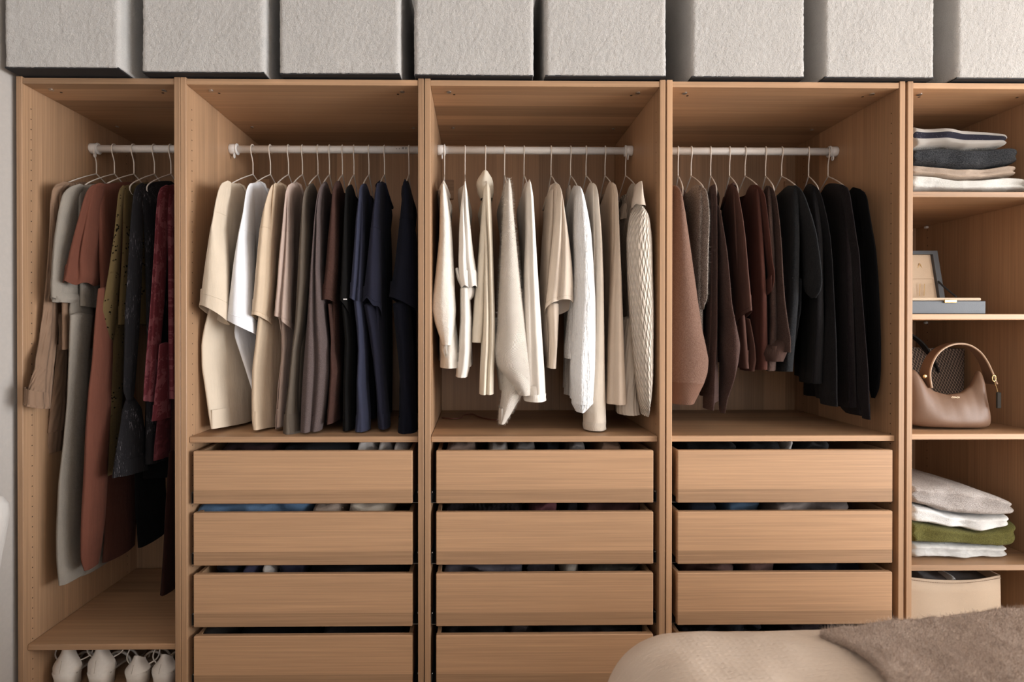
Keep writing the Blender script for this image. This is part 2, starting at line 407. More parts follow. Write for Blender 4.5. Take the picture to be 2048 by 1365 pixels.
# ------------------------------------------------------------------ wardrobe carcasses
TH, H, DEP, TP = .018, 2.01, .575, .018
UN = [(0.0, .50), (.501, 1.251), (1.2535, 2.0035), (2.0075, 2.7575), (2.765, 3.265)]
ZB = .068          # top of bottom panel
UL = ['narrow oak wardrobe frame at the left wall, holding long dresses',
      'oak wardrobe frame holding the cream to navy T-shirts',
      'middle oak wardrobe frame holding the ivory blouses',
      'oak wardrobe frame holding the brown and black knitwear',
      'narrow oak wardrobe frame at the right with shelves of folded sweaters']
def circle_disc(c, r, axis, n=8, h=.0006):
    """small flat disc facing +-axis"""
    V = []; c = np.array(c, float)
    for k in range(n):
        t = 2*PI*k/n; p = c.copy(); o = [a for a in range(3) if a != axis]
        p[o[0]] += r*math.cos(t); p[o[1]] += r*math.sin(t); V.append(p)
    return V, [tuple(range(n))]
cam_me = None
for ui, (x0, x1) in enumerate(UN):
    R = thing('wardrobe_frame', ((x0+x1)/2, DEP/2, 0), UL[ui], 'wardrobe', 'wardrobe frames standing side by side')
    for side, (a, c) in enumerate(((x0, x0+TH), (x1-TH, x1))):
        V, F = cbox(a, c, 0, DEP, 0, H, .0012); p = obj('side_panel', V, F, W_V, R)
        mb = MB(); xs = (a-.0004 if side else c+.0004)
        for yy in (.034, .50):
            z = .13
            while z < H-.06:
                mb.add(*circle_disc((xs, yy, z), .0021, 0)); z += .032
        obj('peg_holes', mb.V, mb.F, M_HOLE, p, kind='stuff')
    V, F = cbox(x0+TH, x1-TH, .002, DEP, H-TP-.004, H-.004, .001); tp = obj('top_panel', V, F, W_H, R)
    V, F = cbox(x0+TH, x1-TH, .002, DEP, ZB-TP, ZB, .001); obj('bottom_panel', V, F, W_H, R)
    V, F = cbox(x0+TH, x1-TH, .02, .035, 0, ZB-TP-.0005, .001); obj('plinth', V, F, W_H, R)
    V, F = rawbox(x0+TH, x1-TH, .56, .566, ZB, H-TP-.004); obj('back_panel', V, F, W_V, R)
    for sx in (x0+TH+.055, x1-TH-.055):
        for yy, rr in ((.045, .0075), (.36, .006)):
            V, F = sweep([(sx, yy, H-TP-.0035), (sx, yy, H-TP-.0062)], rr, 12); obj('cam_lock', V, F, M_METAL, R, smooth=False)
        V, F = sweep([(sx+(.016 if sx < (x0+x1)/2 else -.016), .065, H-TP-.0038), (sx+(.016 if sx < (x0+x1)/2 else -.016), .065, H-TP-.0046)], .004, 10); obj('pin_hole', V, F, M_HOLE, R)
    for sx in (x0+TH+.004, x1-TH-.049):
        V, F = cbox(sx, sx+.045, .548, .5598, 1.765, 1.845, .002); obj('wall_bracket_cover', V, F, wood('oak_cover', 0), R)

# shelves (loose boards)
def shelf(x0, x1, z, label, yf=.014):
    V, F = cbox(x0+TH+.001, x1-TH-.001, yf, .552, z-.018, z, .0014)
    o = obj('shelf', V, F, W_H); return tag(o, label, 'shelf', 'oak shelf boards')
shelf(*UN[0], .2495, 'low oak shelf above the white heeled shoes')
ZS = .8957
shelf(*UN[1], ZS, 'oak shelf under the T-shirts, above the left drawer stack')
shelf(*UN[2], ZS, 'oak shelf under the ivory blouses, above the middle drawer stack')
shelf(*UN[3], ZS, 'oak shelf under the dark knitwear, above the right drawer stack')
Z5 = [at(1950, y, .014)[2] for y in (383.5, 628.5, 868.5, 1131)]
for z, l in zip(Z5, ('upper oak shelf carrying the striped sweater stack', 'oak shelf carrying the open jewellery case',
                     'oak shelf carrying the tan handbag', 'oak shelf carrying the stack with the green sweater')):
    sh_ = shelf(*UN[4], z, l)
    for xx, d in ((UN[4][0]+TH+.0005, 1), (UN[4][1]-TH-.0005, -1)):
        for yy in (.06, .50):
            V, F = cbox(*sorted((xx, xx+d*.012)), yy-.006, yy+.006, z-.028, z-.0185, .002); obj('shelf_peg', V, F, M_WHITE, sh_)
pegr = None

# clothes rails
RY, RZ = .30, 1.885
def rail(x0, x1, label, lefton=True):
    R = thing('clothes_rail', ((x0+x1)/2, RY, RZ), label, 'clothes rail', 'white clothes rails')
    V, F = sweep([(x0+TH+.004, RY, RZ), (x1-TH-.004, RY, RZ)], .0135, 24); obj('tube', V, F, M_WHITE, R, smooth=True)
    for sx, d in ((x0+TH+.0006, 1), (x1-TH-.0006, -1)):
        V, F = sweep([(sx, RY, RZ), (sx+d*.002, RY, RZ), (sx+d*.028, RY, RZ), (sx+d*.029, RY, RZ)], [.0175, .019, .0185, .0165], 24)
        b = obj('rail_bracket', V, F, M_WHITE, R, smooth=True)
        t = np.linspace(0, 2*PI, 14)[:-1]
        V, F = sweep([(sx+d*.026, RY+.0195*math.cos(a), RZ+.0195*math.sin(a)) for a in t], .0018, 6, closed=True); obj('clip_ring', V, F, M_WHITE, b, smooth=True)
        V, F = sweep([(sx+d*.017, RY-.005+.005*math.cos(a), RZ-.0255+.0075*math.sin(a)) for a in t], .0022, 6, closed=True); obj('screw_eye', V, F, M_WHITE, b, smooth=True)
    return R
rail(*UN[0], 'white rail with the long dresses'); r2 = rail(*UN[1], 'white rail with the T-shirts')
rail(*UN[2], 'white rail with the ivory blouses'); rail(*UN[3], 'white rail with the brown and black knitwear')
mb = MB()
for px, wd in ((793, 3), (799, 3), (806, 9), (812, 6)):
    c = at(px, 300, RY-.0137)
    for k in range(2 if wd > 4 else 1):
        mb.add(*rawbox(c[0]-wd*.0004, c[0]+wd*.0004, RY-.0139, RY-.0131, RZ-.001+k*.004, RZ+.001+k*.004))
obj('printed_mark', mb.V, mb.F, plain('rail_print', (.06, .06, .06), .6), r2)

# drawers
DRH, DZT = .164, .853
drawer_words = {1: 'left', 2: 'middle', 3: 'right'}
ords = ['top', 'second', 'third', 'bottom']
for ui in (1, 2, 3):
    x0, x1 = UN[ui]
    yo = {1: .004, 2: .002, 3: .0}[ui]
    for k in range(4):
        zt = DZT-.192*k; zb = zt-DRH; a, c = x0+TH+.0175, x1-TH-.0175
        R = thing('drawer', ((a+c)/2, yo, zb), f'{ords[k]} oak drawer of the {drawer_words[ui]} stack of four', 'drawer', 'shallow oak drawers')
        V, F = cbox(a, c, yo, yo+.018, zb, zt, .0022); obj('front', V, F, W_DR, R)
        for (p, q) in ((a+.002, a+.014), (c-.014, c-.002)):
            V, F = cbox(p, q, yo+.0182, .53, zb+.012, zt-.004, .001); obj('drawer_side', V, F, W_H, R)
        V, F = cbox(a+.0145, c-.0145, .518, .53, zb+.012, zt-.02, .001); obj('drawer_back', V, F, W_H, R)
        V, F = cbox(a+.0145, c-.0145, yo+.0182, .517, zb+.014, zb+.018, .0005); obj('drawer_bottom', V, F, W_H, R)
        for s, (p, q) in enumerate(((x0+TH+.0006, a+.045), (c-.045, x1-TH-.0006))):
            m2 = MB(); m2.add(*rawbox(p, q, yo+.022, .50, zb-.0055, zb-.0038))
            xr = p if s == 0 else q-.0018
            m2.add(*rawbox(xr, xr+.0018, yo+.022, .50, zb-.0038, zb+.03))
            r_ = obj('runner', m2.V, m2.F, plain('runner_steel', (.16, .16, .16), .35, .8), R)
            sx = x0+TH+.0026 if s == 0 else x1-TH-.0046
            V, F = sweep([(sx, yo+.03, zb+.027), (sx+.002, yo+.03, zb+.027)], .0032, 8); obj('screw', V, F, M_METAL, r_)
print('carcass done')

# ------------------------------------------------------------------ hangers and garments
def hanger_meshes():
    pts = []
    for a in np.linspace(-.75, PI+.25, 15):            # hook wraps over the rail, open at the back
        pts.append((0, .0165*math.cos(a), .0165*math.sin(a)))
    pts += [(0, -.0135, -.018), (0, -.006, -.034), (0, -.001, -.048), (0, 0, -.062), (0, 0, -.093)]
    hook = sweep(spline(pts, 44), .0021, 7)
    sh = [(0, 0, -0.091), (0, -0.05, -0.113), (0, -0.1, -0.138), (0, -0.14, -0.161), (0, -0.157, -0.177), (0, -0.159, -0.189), (0, -0.152, -0.197), (0, -0.13, -0.201), (0, 0, -0.204), (0, 0.13, -0.201), (0, 0.152, -0.197), (0, 0.159, -0.189), (0, 0.157, -0.177), (0, 0.14, -0.161), (0, 0.1, -0.138), (0, 0.05, -0.113), (0, 0, -0.091)]
    bar = sweep(spline(sh, 60), .0021, 7)
    a = mesh_data('hook', *hook); a.materials.append(M_HANG)
    b = mesh_data('shoulder_wire', *bar); b.materials.append(M_HANG)
    return a, b
HK, BR = hanger_meshes()
def hanger(apex_px, phi, label):
    c = at(apex_px, 352, RY)
    R = thing('clothes_hanger', (c[0], RY, RZ), label, 'hanger', 'cream wire hangers')
    R.rotation_euler = (0, 0, phi)
    for nm, me in (('hook', HK), ('shoulder_wire', BR)):
        o = bpy.data.objects.new(nm, me); COL.objects.link(o); o.parent = R
    return c[0]

def fuzz(parent, V, F, n, length, wd, mat, seed, down=.3):
    """short loose fibres standing off a surface; n hairs, one thin triangle each"""
    rs = np.random.RandomState(seed)
    V = np.asarray(V, float); Q = np.array([f[:4] for f in F if len(f) >= 4])
    a, b, c, d = (V[Q[:, i]] for i in range(4))
    nr = np.cross(c-a, d-b); ar = np.linalg.norm(nr, axis=1); nr /= ar[:, None]+1e-12
    pk = rs.choice(len(Q), n, p=ar/ar.sum()); u = rs.rand(n, 1); v = rs.rand(n, 1)
    P = (a[pk]*(1-u)+b[pk]*u)*(1-v)+(d[pk]*(1-u)+c[pk]*u)*v
    D = nr[pk]+rs.randn(n, 3)*.75; D[:, 2] -= down
    D /= np.linalg.norm(D, axis=1)[:, None]
    L = length*(.35+rs.rand(n, 1)*1.0)
    S = np.cross(D, rs.randn(n, 3)); S /= np.linalg.norm(S, axis=1)[:, None]+1e-9
    VV = np.empty((n*3, 3)); VV[0::3] = P-S*wd-nr[pk]*.001; VV[1::3] = P+S*wd-nr[pk]*.001; VV[2::3] = P+D*L
    FF = np.arange(n*3).reshape(-1, 3)
    return obj('fuzz', VV, FF, mat, parent, kind='stuff')

def tube(name, parent, mat, rows, Y, b=.055, seed=0, fold=.05, kf=3, hem=(0, 0), slit=None, seg=44, top=True, inner=.05, step=.011, wav=0.0, ret=False, gath=None, seams=()):
    """hanging sleeve, leg or skirt lofted from level rings; rows = (py, left px, right px) at depth Y"""
    rs = np.random.RandomState(seed+11); ph = rs.rand(6)*2*PI
    py = np.array([r[0] for r in rows], float)
    Yr = np.array([r[3] if len(r) > 3 else Y for r in rows], float)
    xl = np.array([at(r[1], r[0], yy)[0] for r, yy in zip(rows, Yr)]); xr = np.array([at(r[2], r[0], yy)[0] for r, yy in zip(rows, Yr)])
    zz = np.array([at((r[1]+r[2])/2, r[0], yy)[2] for r, yy in zip(rows, Yr)])
    L = zz[0]-zz[-1]; n = max(6, int(L/step)); t = np.linspace(0, 1, n); z = zz[0]-t*L
    o = -zz
    XL_ = smooth_interp(-z, o, xl); XR2 = smooth_interp(-z, o, xr); YY = smooth_interp(-z, o, Yr)
    if top and name == 'sleeve':          # rounded shoulder on the outer side
        dd = np.clip((zz[0]-z)/.045, 0, 1); cut = (XR2-XL_)*.62*(1-np.sqrt(np.maximum(0, 1-(1-dd)**2)))
        if (XL_[0]+XR2[0])/2 < CAMP[0]-.25: XL_ = XL_+cut
        elif (XL_[0]+XR2[0])/2 > CAMP[0]+.25: XR2 = XR2-cut
        else: XL_ = XL_+cut*.4; XR2 = XR2-cut*.4
    th = np.linspace(0, 2*PI, seg, endpoint=False)
    V = []; UV = []
    def ring(c, a, bb, zc, Yc, tt, sc=1.0, dz=0.0):
        r = np.ones(seg)
        amp = fold*(.35+.65*tt)
        r += amp*(.5*np.sin(kf*th+ph[0]+5*tt)+.32*np.sin((kf+2)*th+ph[1]-7*tt)+.22*np.sin((2*kf+3)*th+ph[2]+3*tt)+.15*np.sin(2*th+ph[3]+16*tt))
        if slit is not None:
            d = np.angle(np.exp(1j*(th-slit[0]-.25*math.sin(3*tt+ph[4])))); r -= slit[2]*np.exp(-(d/slit[1])**2)*min(1, tt*5)
        if gath is not None: r += gath*np.sin(17*th+ph[5])*tt
        x = c+a*sc*r*np.cos(th); y = Yc+bb*sc*r*np.sin(th)
        wz = max(0, (tt-.72)/.28)**1.5
        zv = np.full(seg, zc)+dz-hem[0]*(.5+.5*np.cos(th-hem[1]))*wz+wav*wz*np.sin(5*th+ph[4])
        for k in range(seg): V.append((x[k], y[k], zv[k]))
        per = PI*(a+bb)
        for k in range(seg): UV.append((k/seg*per, zc))
    def dims(i):
        c = (XL_[i]+XR2[i])/2; hw = max(.003, (XR2[i]-XL_[i])/2); s = abs(c-CAMP[0])/(YY[i]-CAMP[1])
        bb = min(b, .93*hw/max(s, 1e-3)); bb = max(bb, .006)
        a = math.sqrt(max(hw*hw-(bb*s)**2, (.3*hw)**2)); return c, a, bb
    c, a, bb = dims(0)
    if top:
        for k, sc in enumerate((.06, .35, .62, .83, .95)): ring(c, a, bb, zz[0], YY[0], 0, sc, [.012, .0105, .008, .005, .002][k]*min(1, a/.012))
    for i in range(n):
        c, a, bb = dims(i); ring(c, a, bb, z[i], YY[i], t[i])
    if inner:
        ring(c, a, bb, z[-1], YY[-1], 1.0, 1.0, -.0008)
        for k, (sc, dz) in enumerate(((.97, -.0008), (.955, .002), (.9, inner))): ring(c, a, bb, z[-1], YY[-1], 1.0, sc, dz)
    m = len(V)//seg
    F = [(i*seg+k, (i+1)*seg+k, (i+1)*seg+(k+1) % seg, i*seg+(k+1) % seg) for i in range(m-1) for k in range(seg)]
    if top: F.append(tuple(range(seg)))
    oo = obj(name, V, F, mat, parent, uv=UV, smooth=True)
    for sp_ in seams:
        zq = at((rows[0][1]+rows[-1][1])/2, sp_, Y)[2]; i_ = int(np.argmin(np.abs(z-zq)))+(5 if top else 0)
        rg = np.array(V[i_*seg:(i_+1)*seg]); cc_ = rg.mean(0); dr = rg-cc_; dr /= np.linalg.norm(dr, axis=1)[:, None]
        sv, sf = sweep(rg+dr*.0004, .0009, 5, closed=True); obj('seam', sv, sf, mat, oo, smooth=True)
    return (oo, V, F) if ret else oo

def body(parent, mat, hx, front, Yf=.095, Yb=.50, t=(.016, .034), fold=.006, nf=2, k=.6, neck=.055, dip=.05, seed=0, hemtilt=0.0, seg=56, band=None, name='body'):
    rs = np.random.RandomState(seed+77); ph = rs.rand(4)*2*PI
    P = np.array([at(px, py, Yf) for py, px in front]); zs = P[:, 2]; xs = P[:, 0]
    n = max(8, int((zs[0]-zs[-1])/.016)); th = np.linspace(0, 2*PI, seg, endpoint=False); s = -np.cos(th); sd = np.sin(th)
    y = np.where(s < 0, RY+s*(RY-Yf), RY+s*(Yb-RY))
    dipf = np.clip(1-(np.abs(s)/.46)**2, 0, 1)
    vis = 1.0 if hx < CAMP[0] else -1.0
    sidew = .5+.5*vis*np.clip(sd*2.5, -1, 1)
    ztop = zs[0]+neck*(1-np.abs(s)**1.25)-dip*dipf*(.30+1.5*sidew)
    V = []; UV = []
    vals = np.r_[0, .006, .018, np.linspace(.04, 1, n)]
    def ring(v, shrink=1.0, dz=0.0):
        zh = zs[-1]+hemtilt*s
        z = ztop+(zh-ztop)*v+dz
        xf = smooth_interp(np.clip(-(zs[0]+(zs[-1]-zs[0])*v), -zs[0], -zs[-1])*np.ones(1), -zs, xs)[0]
        xc = np.where(s < 0, hx+(xf-hx)*np.abs(s), hx-k*(xf-hx)*np.abs(s))
        tt = t[0]+(t[1]-t[0])*v
        if v < .04: tt *= (.12+.88*math.sqrt(v/.04))
        x = xc+np.sign(sd)*np.abs(sd)**.6*tt/2*shrink+sd*.022*dipf*max(0, 1-v/.25)*(1 if dip > 0 else 0)
        x = x+fold*v**.8*(np.sin(nf*PI*s+ph[0]+2*v)+.6*np.sin((2*nf+1)*PI*s+ph[1]-3*v))*np.clip(1.4-np.abs(s), .4, 1)
        z = z+.004*v*np.sin(4*s+ph[2])
        for i in range(seg): V.append((x[i], y[i], z[i])); UV.append((s[i]*.2, z[i]))
    for v in vals: ring(v)
    ring(1.0, 1.0, -.001); ring(1.0, .8, -.001); ring(1.0, .75, .002); ring(1.0, .7, .06)
    m = len(V)//seg
    F = [(i*seg+q, i*seg+(q+1) % seg, (i+1)*seg+(q+1) % seg, (i+1)*seg+q) for i in range(m-1) for q in range(seg)]
    if dip <= 0: F.append(tuple(range(seg-1, -1, -1)))
    o = obj(name, V, F, mat, parent, uv=UV, smooth=True)
    if band is not None:
        top = np.array(V[:seg]); order = [i for i in range(seg) if abs(s[i]) < .47]
        loop = top[order]; cA = [i for i in order if sd[i] >= 0]; cB = [i for i in order if sd[i] < 0]
        pts = [top[i]+np.array([.005, 0, .001]) for i in sorted(cA, key=lambda q: s[q])]+[top[i]+np.array([-.005, 0, .001]) for i in sorted(cB, key=lambda q: -s[q])]
        V2, F2 = sweep(pts, .0048, 8, closed=True); obj('neckband', V2, F2, band, parent, smooth=True)
    return o, V, F

GI = [0]
def garment(gname, label, cat, group, mat, apex, tubes, bodyspec=None, hang=True, shoulder=None, band=False, hlabel=None, cuffmat=None, fz=None, extra=None):
    """apex: px of the hanger's neck; shoulder: px of the front shoulder end at the front of the rail"""
    GI[0] += 1; sd = GI[0]*13
    hx = at(apex, 352, RY)[0]
    if shoulder is not None:
        dx = at(shoulder[0], shoulder[1], RY-.19)[0]-hx
        phi = math.asin(max(-.70, min(.70, dx*.82/.195)))
    else: phi = 0
    if hang: hanger(apex, phi, hlabel)
    R = thing(gname, (hx, RY, RZ-.10), label, cat, group)
    if bodyspec:
        bo, bV, bF = body(R, mat, hx, seed=sd, band=(mat if band else None), **bodyspec)
    for i, tb in enumerate(tubes):
        tb = dict(tb); nm = tb.pop('n', 'sleeve'); mt = tb.pop('m', mat); cf = tb.pop('cuff', None); fzz = tb.pop('fz', None)
        rows = tb.pop('rows'); Y = tb.pop('Y', .10)
        o, V, F = tube(nm, R, mt, rows, Y, seed=sd+i, ret=True, **tb)
        if fzz: fuzz(o, V, F, int(fzz[0]*1.6), fzz[1]*1.1, .0003, mt, sd+i)
        if cf:
            cm, crow = cf; tube('cuff', o, cm, crow, Y, seed=sd+i+5, b=tb.get('b', .05), fold=.03, kf=5, top=False)
    return R, hx

def fb(name, col, kind='jersey', col2=None): return fabric(name, col, kind, col2)
GT = 'T-shirts on the rail'; GB = 'ivory blouses on the rail'; GK = 'dark knitwear on the rail'; GD = 'dresses on the rail'
FR = -PI/2; BK = PI/2

# ---- second unit: T-shirts from cream to navy
garment('t_shirt', 'cream oversized T-shirt with drop shoulders, leftmost on its rail', 't-shirt', GT, fb('cream', (.63, .525, .41)), 506,
  [dict(rows=[(364,440,463),(385,437,461),(410,431,456),(440,426,456),(470,420,458),(530,411,460),(590,402,461),(611,398,460)], Y=.05, b=.055, seams=[430,586], hem=(.062, .9), fold=.03)],
  dict(front=[(366,447),(480,440),(600,425),(660,409),(690,404),(740,405),(770,410),(830,418),(860,423)], Yf=.062, t=(.018, .03), nf=1, k=.35, neck=.05), shoulder=(443, 362), band=True,
  hlabel='wire hanger inside the cream oversized T-shirt')
garment('t_shirt', 'bright white T-shirt between the cream and the beige one', 't-shirt', GT, fb('white', (.80, .80, .83)), 541,
  [dict(rows=[(368,494,506),(385,492,507),(430,486,510),(470,478,512),(530,468,513),(590,460,514),(620,456,515),(640,452,517)], Y=.10, b=.065, seams=[468,628], hem=(.05, .5), fold=.04)],
  dict(front=[(368,498),(480,490),(600,476),(670,468),(700,478),(740,491),(780,504),(800,509)], Yf=.115, t=(.018, .03), nf=1, k=.45), shoulder=(497, 366), band=True,
  hlabel='wire hanger inside the bright white T-shirt')
garment('t_shirt', 'sand beige T-shirt with a rolled sleeve hem', 't-shirt', GT, fb('beige', (.60, .465, .335)), 577,
  [dict(rows=[(368,541,556),(385,538,557),(430,526,556),(465,519,555),(500,515,554),(560,510,552),(600,507,548),(630,504,544)], Y=.10, b=.055, seams=[460,621], hem=(.035, 1.2), fold=.05, slit=(-.7, .25, .22))],
  dict(front=[(368,548),(480,540),(600,525),(650,518),(690,514),(740,508),(800,507),(850,508),(863,511)], Yf=.075, t=(.02, .04), nf=2, k=.5), shoulder=(547, 366), band=True,
  hlabel='wire hanger inside the sand beige T-shirt')
garment('t_shirt', 'pinkish beige T-shirt with a deeply folded sleeve', 't-shirt', GT, fb('rosebeige', (.47, .355, .30)), 605,
  [dict(rows=[(368,574,590),(390,571,589),(430,567,590),(480,562,589),(530,557,588),(600,552,586),(632,550,586)], Y=.10, b=.05, seams=[464,624], hem=(.045, .6), fold=.06, slit=(FR+.1, .3, .5)),
   dict(n='side_fold', rows=[(630,556,578),(670,563,576),(720,562,574),(770,556,568),(820,553,564),(856,551,564)], Y=.13, b=.04, fold=.08)],
  dict(front=[(368,582),(480,575),(600,565),(700,568),(770,562),(855,556)], t=(.018, .03), nf=2, k=.5), shoulder=(581, 366), band=True,
  hlabel='wire hanger inside the pinkish beige T-shirt')
garment('long_sleeved_top', 'taupe long-sleeved top with a wide turned cuff', 'top', GT, fb('taupe', (.125, .10, .078)), 636,
  [dict(rows=[(372,611,624),(400,606,624),(470,600,626),(560,595,624),(650,590,616),(700,584,608),(780,576,603),(822,570,602),(864,567,606)], Y=.10, b=.05, fold=.05, cuff=(fb('taupe_cuff', (.11, .088, .07)), [(824,569,604),(850,566,607),(866,567,607)]))],
  dict(front=[(370,616),(500,612),(700,600),(860,590)], t=(.02, .035), k=.5), shoulder=(614, 368), hlabel='wire hanger inside the taupe long-sleeved top')
garment('long_sleeved_top', 'mottled grey-brown long-sleeved top with a flared lower edge', 'top', GT, fb('marl', (.10, .072, .066), 'marl', (.16, .118, .112)), 659,
  [dict(rows=[(368,640,652),(410,632,650),(450,628,650),(540,621,649),(640,614,655),(700,609,661),(740,606,661),(800,603,655),(840,602,649),(860,602,645)], Y=.09, b=.055, fold=.07, slit=(-1.3, .28, .55))],
  dict(front=[(366,646),(500,642),(700,636),(850,628)], t=(.018, .035), k=.5), shoulder=(644, 364), hlabel='wire hanger inside the mottled grey-brown top')
garment('t_shirt', 'dark brown ribbed knit T-shirt', 't-shirt', GT, fb('brownknit', (.082, .040, .031), 'knit'), 685,
  [dict(rows=[(364,667,679),(400,664,679),(440,660,680),(480,656,680),(540,651,678),(590,645,674),(600,643,674)], Y=.10, b=.045, seams=[582], hem=(.025, BK), fold=.03),
   dict(n='front_panel', rows=[(610,656,674),(680,662,678),(740,660,686),(800,657,682),(843,654,677)], Y=.12, b=.06, fold=.06)],
  dict(front=[(364,673),(500,668),(700,668),(843,662)], t=(.018, .03), k=.5), shoulder=(672, 362), hlabel='wire hanger inside the dark brown ribbed T-shirt')
Rb, _ = garment('t_shirt', 'black T-shirt with a tiny white label at the sleeve', 't-shirt', GT, fb('black', (.0125, .0115, .011)), 708,
  [dict(rows=[(372,692,702),(400,690,702),(480,686,702),(560,682,702),(602,680,702)], Y=.10, b=.045, hem=(.055, .9), fold=.05),
   dict(n='front_panel', rows=[(612,684,706),(680,690,712),(760,686,712),(856,686,712)], Y=.13, b=.06, fold=.08)],
  dict(front=[(372,698),(500,694),(700,694),(855,694)], t=(.018, .03), k=.5), shoulder=(697, 368), hlabel='wire hanger inside the black T-shirt with the label')
c = at(690, 599, .05); V, F = cbox(c[0]-.006, c[0]+.006, c[1], c[1]+.002, c[2]-.002, c[2]+.002, .0005); obj('label_tab', V, F, fb('tabwhite', (.7, .68, .66)), Rb)
garment('t_shirt', 'slate blue T-shirt with two slim front folds', 't-shirt', GT, fb('slate', (.042, .045, .074)), 738,
  [dict(rows=[(370,719,731),(400,717,731),(440,712,731),(480,709,731),(560,703,729),(596,699,727)], Y=.10, b=.045, hem=(.03, .4), fold=.05, slit=(-1.1, .3, .45)),
   dict(n='front_panel', rows=[(605,708,732),(660,714,736),(700,716,738),(760,713,738),(820,714,742),(858,711,742)], Y=.12, b=.06, fold=.09)],
  dict(front=[(370,725),(500,720),(700,722),(856,722)], t=(.018, .03), k=.5), shoulder=(724, 367), hlabel='wire hanger inside the slate blue T-shirt')
garment('t_shirt', 'navy T-shirt with a stitched sleeve hem, second from the right end', 't-shirt', GT, fb('navy', (.032, .033, .055)), 769,
  [dict(rows=[(368,752,766),(400,749,764),(440,744,762),(480,739,763),(540,733,764),(590,727,765),(600,725,765)], Y=.10, b=.05, seams=[462,590], hem=(.055, .9), fold=.04, wav=.006),
   dict(n='front_panel', rows=[(612,728,756),(660,737,765),(720,747,770),(780,753,775),(853,757,782)], Y=.13, b=.06, fold=.09)],
  dict(front=[(366,759),(500,754),(700,756),(850,764)], t=(.02, .035), k=.9), shoulder=(758, 364), band=True, hlabel='wire hanger inside the navy T-shirt')
garment('t_shirt', 'near-black navy T-shirt hanging alone at the right end of the rail', 't-shirt', GT, fb('ink', (.0135, .0145, .024)), 818,
  [dict(rows=[(366,805,822),(400,804,826),(440,800,829),(480,795,834),(540,788,835),(580,781,836),(594,778,836)], Y=.10, b=.06, seams=[440,583], hem=(.045, .3), fold=.04),
   dict(n='front_panel', rows=[(610,786,822),(660,791,826),(720,797,830),(780,801,832),(830,800,834),(862,796,836)], Y=.12, b=.07, fold=.08)],
  dict(front=[(364,812),(500,806),(700,806),(855,806)], t=(.02, .035), k=.9), shoulder=(811, 362), hlabel='wire hanger inside the near-black navy T-shirt')

# ---- third unit: ivory blouses
IV = (.74, .655, .56)
Rq, _ = garment('blouse', 'ivory blouse with a ruffled collar and gathered cuff, leftmost of the ivories', 'blouse', GB, fb('ivory1', (.84, .78, .70), 'linen'), 889,
  [dict(rows=[(376,881,894),(400,880,896),(440,879,902),(480,878,905),(540,872,908),(590,866,910),(620,864,912),(645,869,911),(668,877,909),(690,884,905)], Y=.10, b=.05, fold=.06, inner=0),
   dict(n='cuff', rows=[(688,884,905),(698,882,905),(708,885,902),(714,889,900)], Y=.10, b=.03, fold=.12, kf=5, top=False, gath=.1),
   dict(n='collar_ruffle', rows=[(369,885,892),(378,879,897),(388,876,900),(396,880,900),(402,883,896)], Y=.17, b=.05, fold=.16, kf=4, inner=0),
   dict(n='neck_frill', rows=[(398,893,899),(410,895,904),(424,896,905),(432,897,902)], Y=.16, b=.03, fold=.15, inner=0),
   dict(n='front_panel', rows=[(640,878,912),(680,879,917),(715,881,922),(734,880,925)], Y=.14, b=.07, fold=.09, kf=4)],
  dict(front=[(374,888),(500,890),(640,894),(728,900)], t=(.018, .03), k=.5), shoulder=(888, 370), hlabel='wire hanger inside the ruffled ivory blouse')
garment('blouse', 'thin white T-shirt with a flared sleeve beside the ruffled blouse', 't-shirt', GB, fb('thinwhite', (.83, .78, .72)), 930,
  [dict(rows=[(370,928,933),(384,925,935),(420,921,938),(470,918,943),(520,916,948),(550,917,953),(575,922,956)], Y=.10, b=.05, fold=.09, slit=(-1.7, .25, .3), wav=.004),
   dict(n='sleeve_frill', rows=[(540,910,919),(560,914,926),(576,922,950),(590,927,949),(600,931,942)], Y=.115, b=.035, fold=.14, kf=4),
   dict(n='front_panel', rows=[(580,920,940),(640,920,944),(700,917,943),(735,914,940),(752,912,936)], Y=.13, b=.07, fold=.07)],
  dict(front=[(372,930),(500,931),(650,932),(735,938)], t=(.016, .03), k=.6), shoulder=(931, 369), hlabel='wire hanger inside the thin white T-shirt')
garment('blouse', 'cream high-necked blouse with a long straight sleeve', 'blouse', GB, fb('cream3', (.80, .71, .58)), 971,
  [dict(rows=[(374,966,982),(400,966,982),(440,965,984),(500,968,986),(560,967,988),(640,965,991),(700,962,991),(740,960,988),(787,958,987)], Y=.10, b=.05, fold=.05, slit=(-1.75, .25, .5)),
   dict(n='high_collar', rows=[(350,962,978),(358,956,984),(368,951,986),(385,955,988),(400,962,986)], Y=.24, b=.05, fold=.1, inner=0),
   dict(n='front_panel', rows=[(410,964,976),(500,957,978),(600,948,974),(660,943,970),(684,942,966)], Y=.14, b=.07, fold=.05)],
  dict(front=[(374,975),(500,970),(600,962),(684,955)], t=(.018, .03), k=.9), shoulder=(976, 372), hlabel='wire hanger inside the cream high-necked blouse')
MO = fb('mohair', (.86, .78, .69), 'herring')
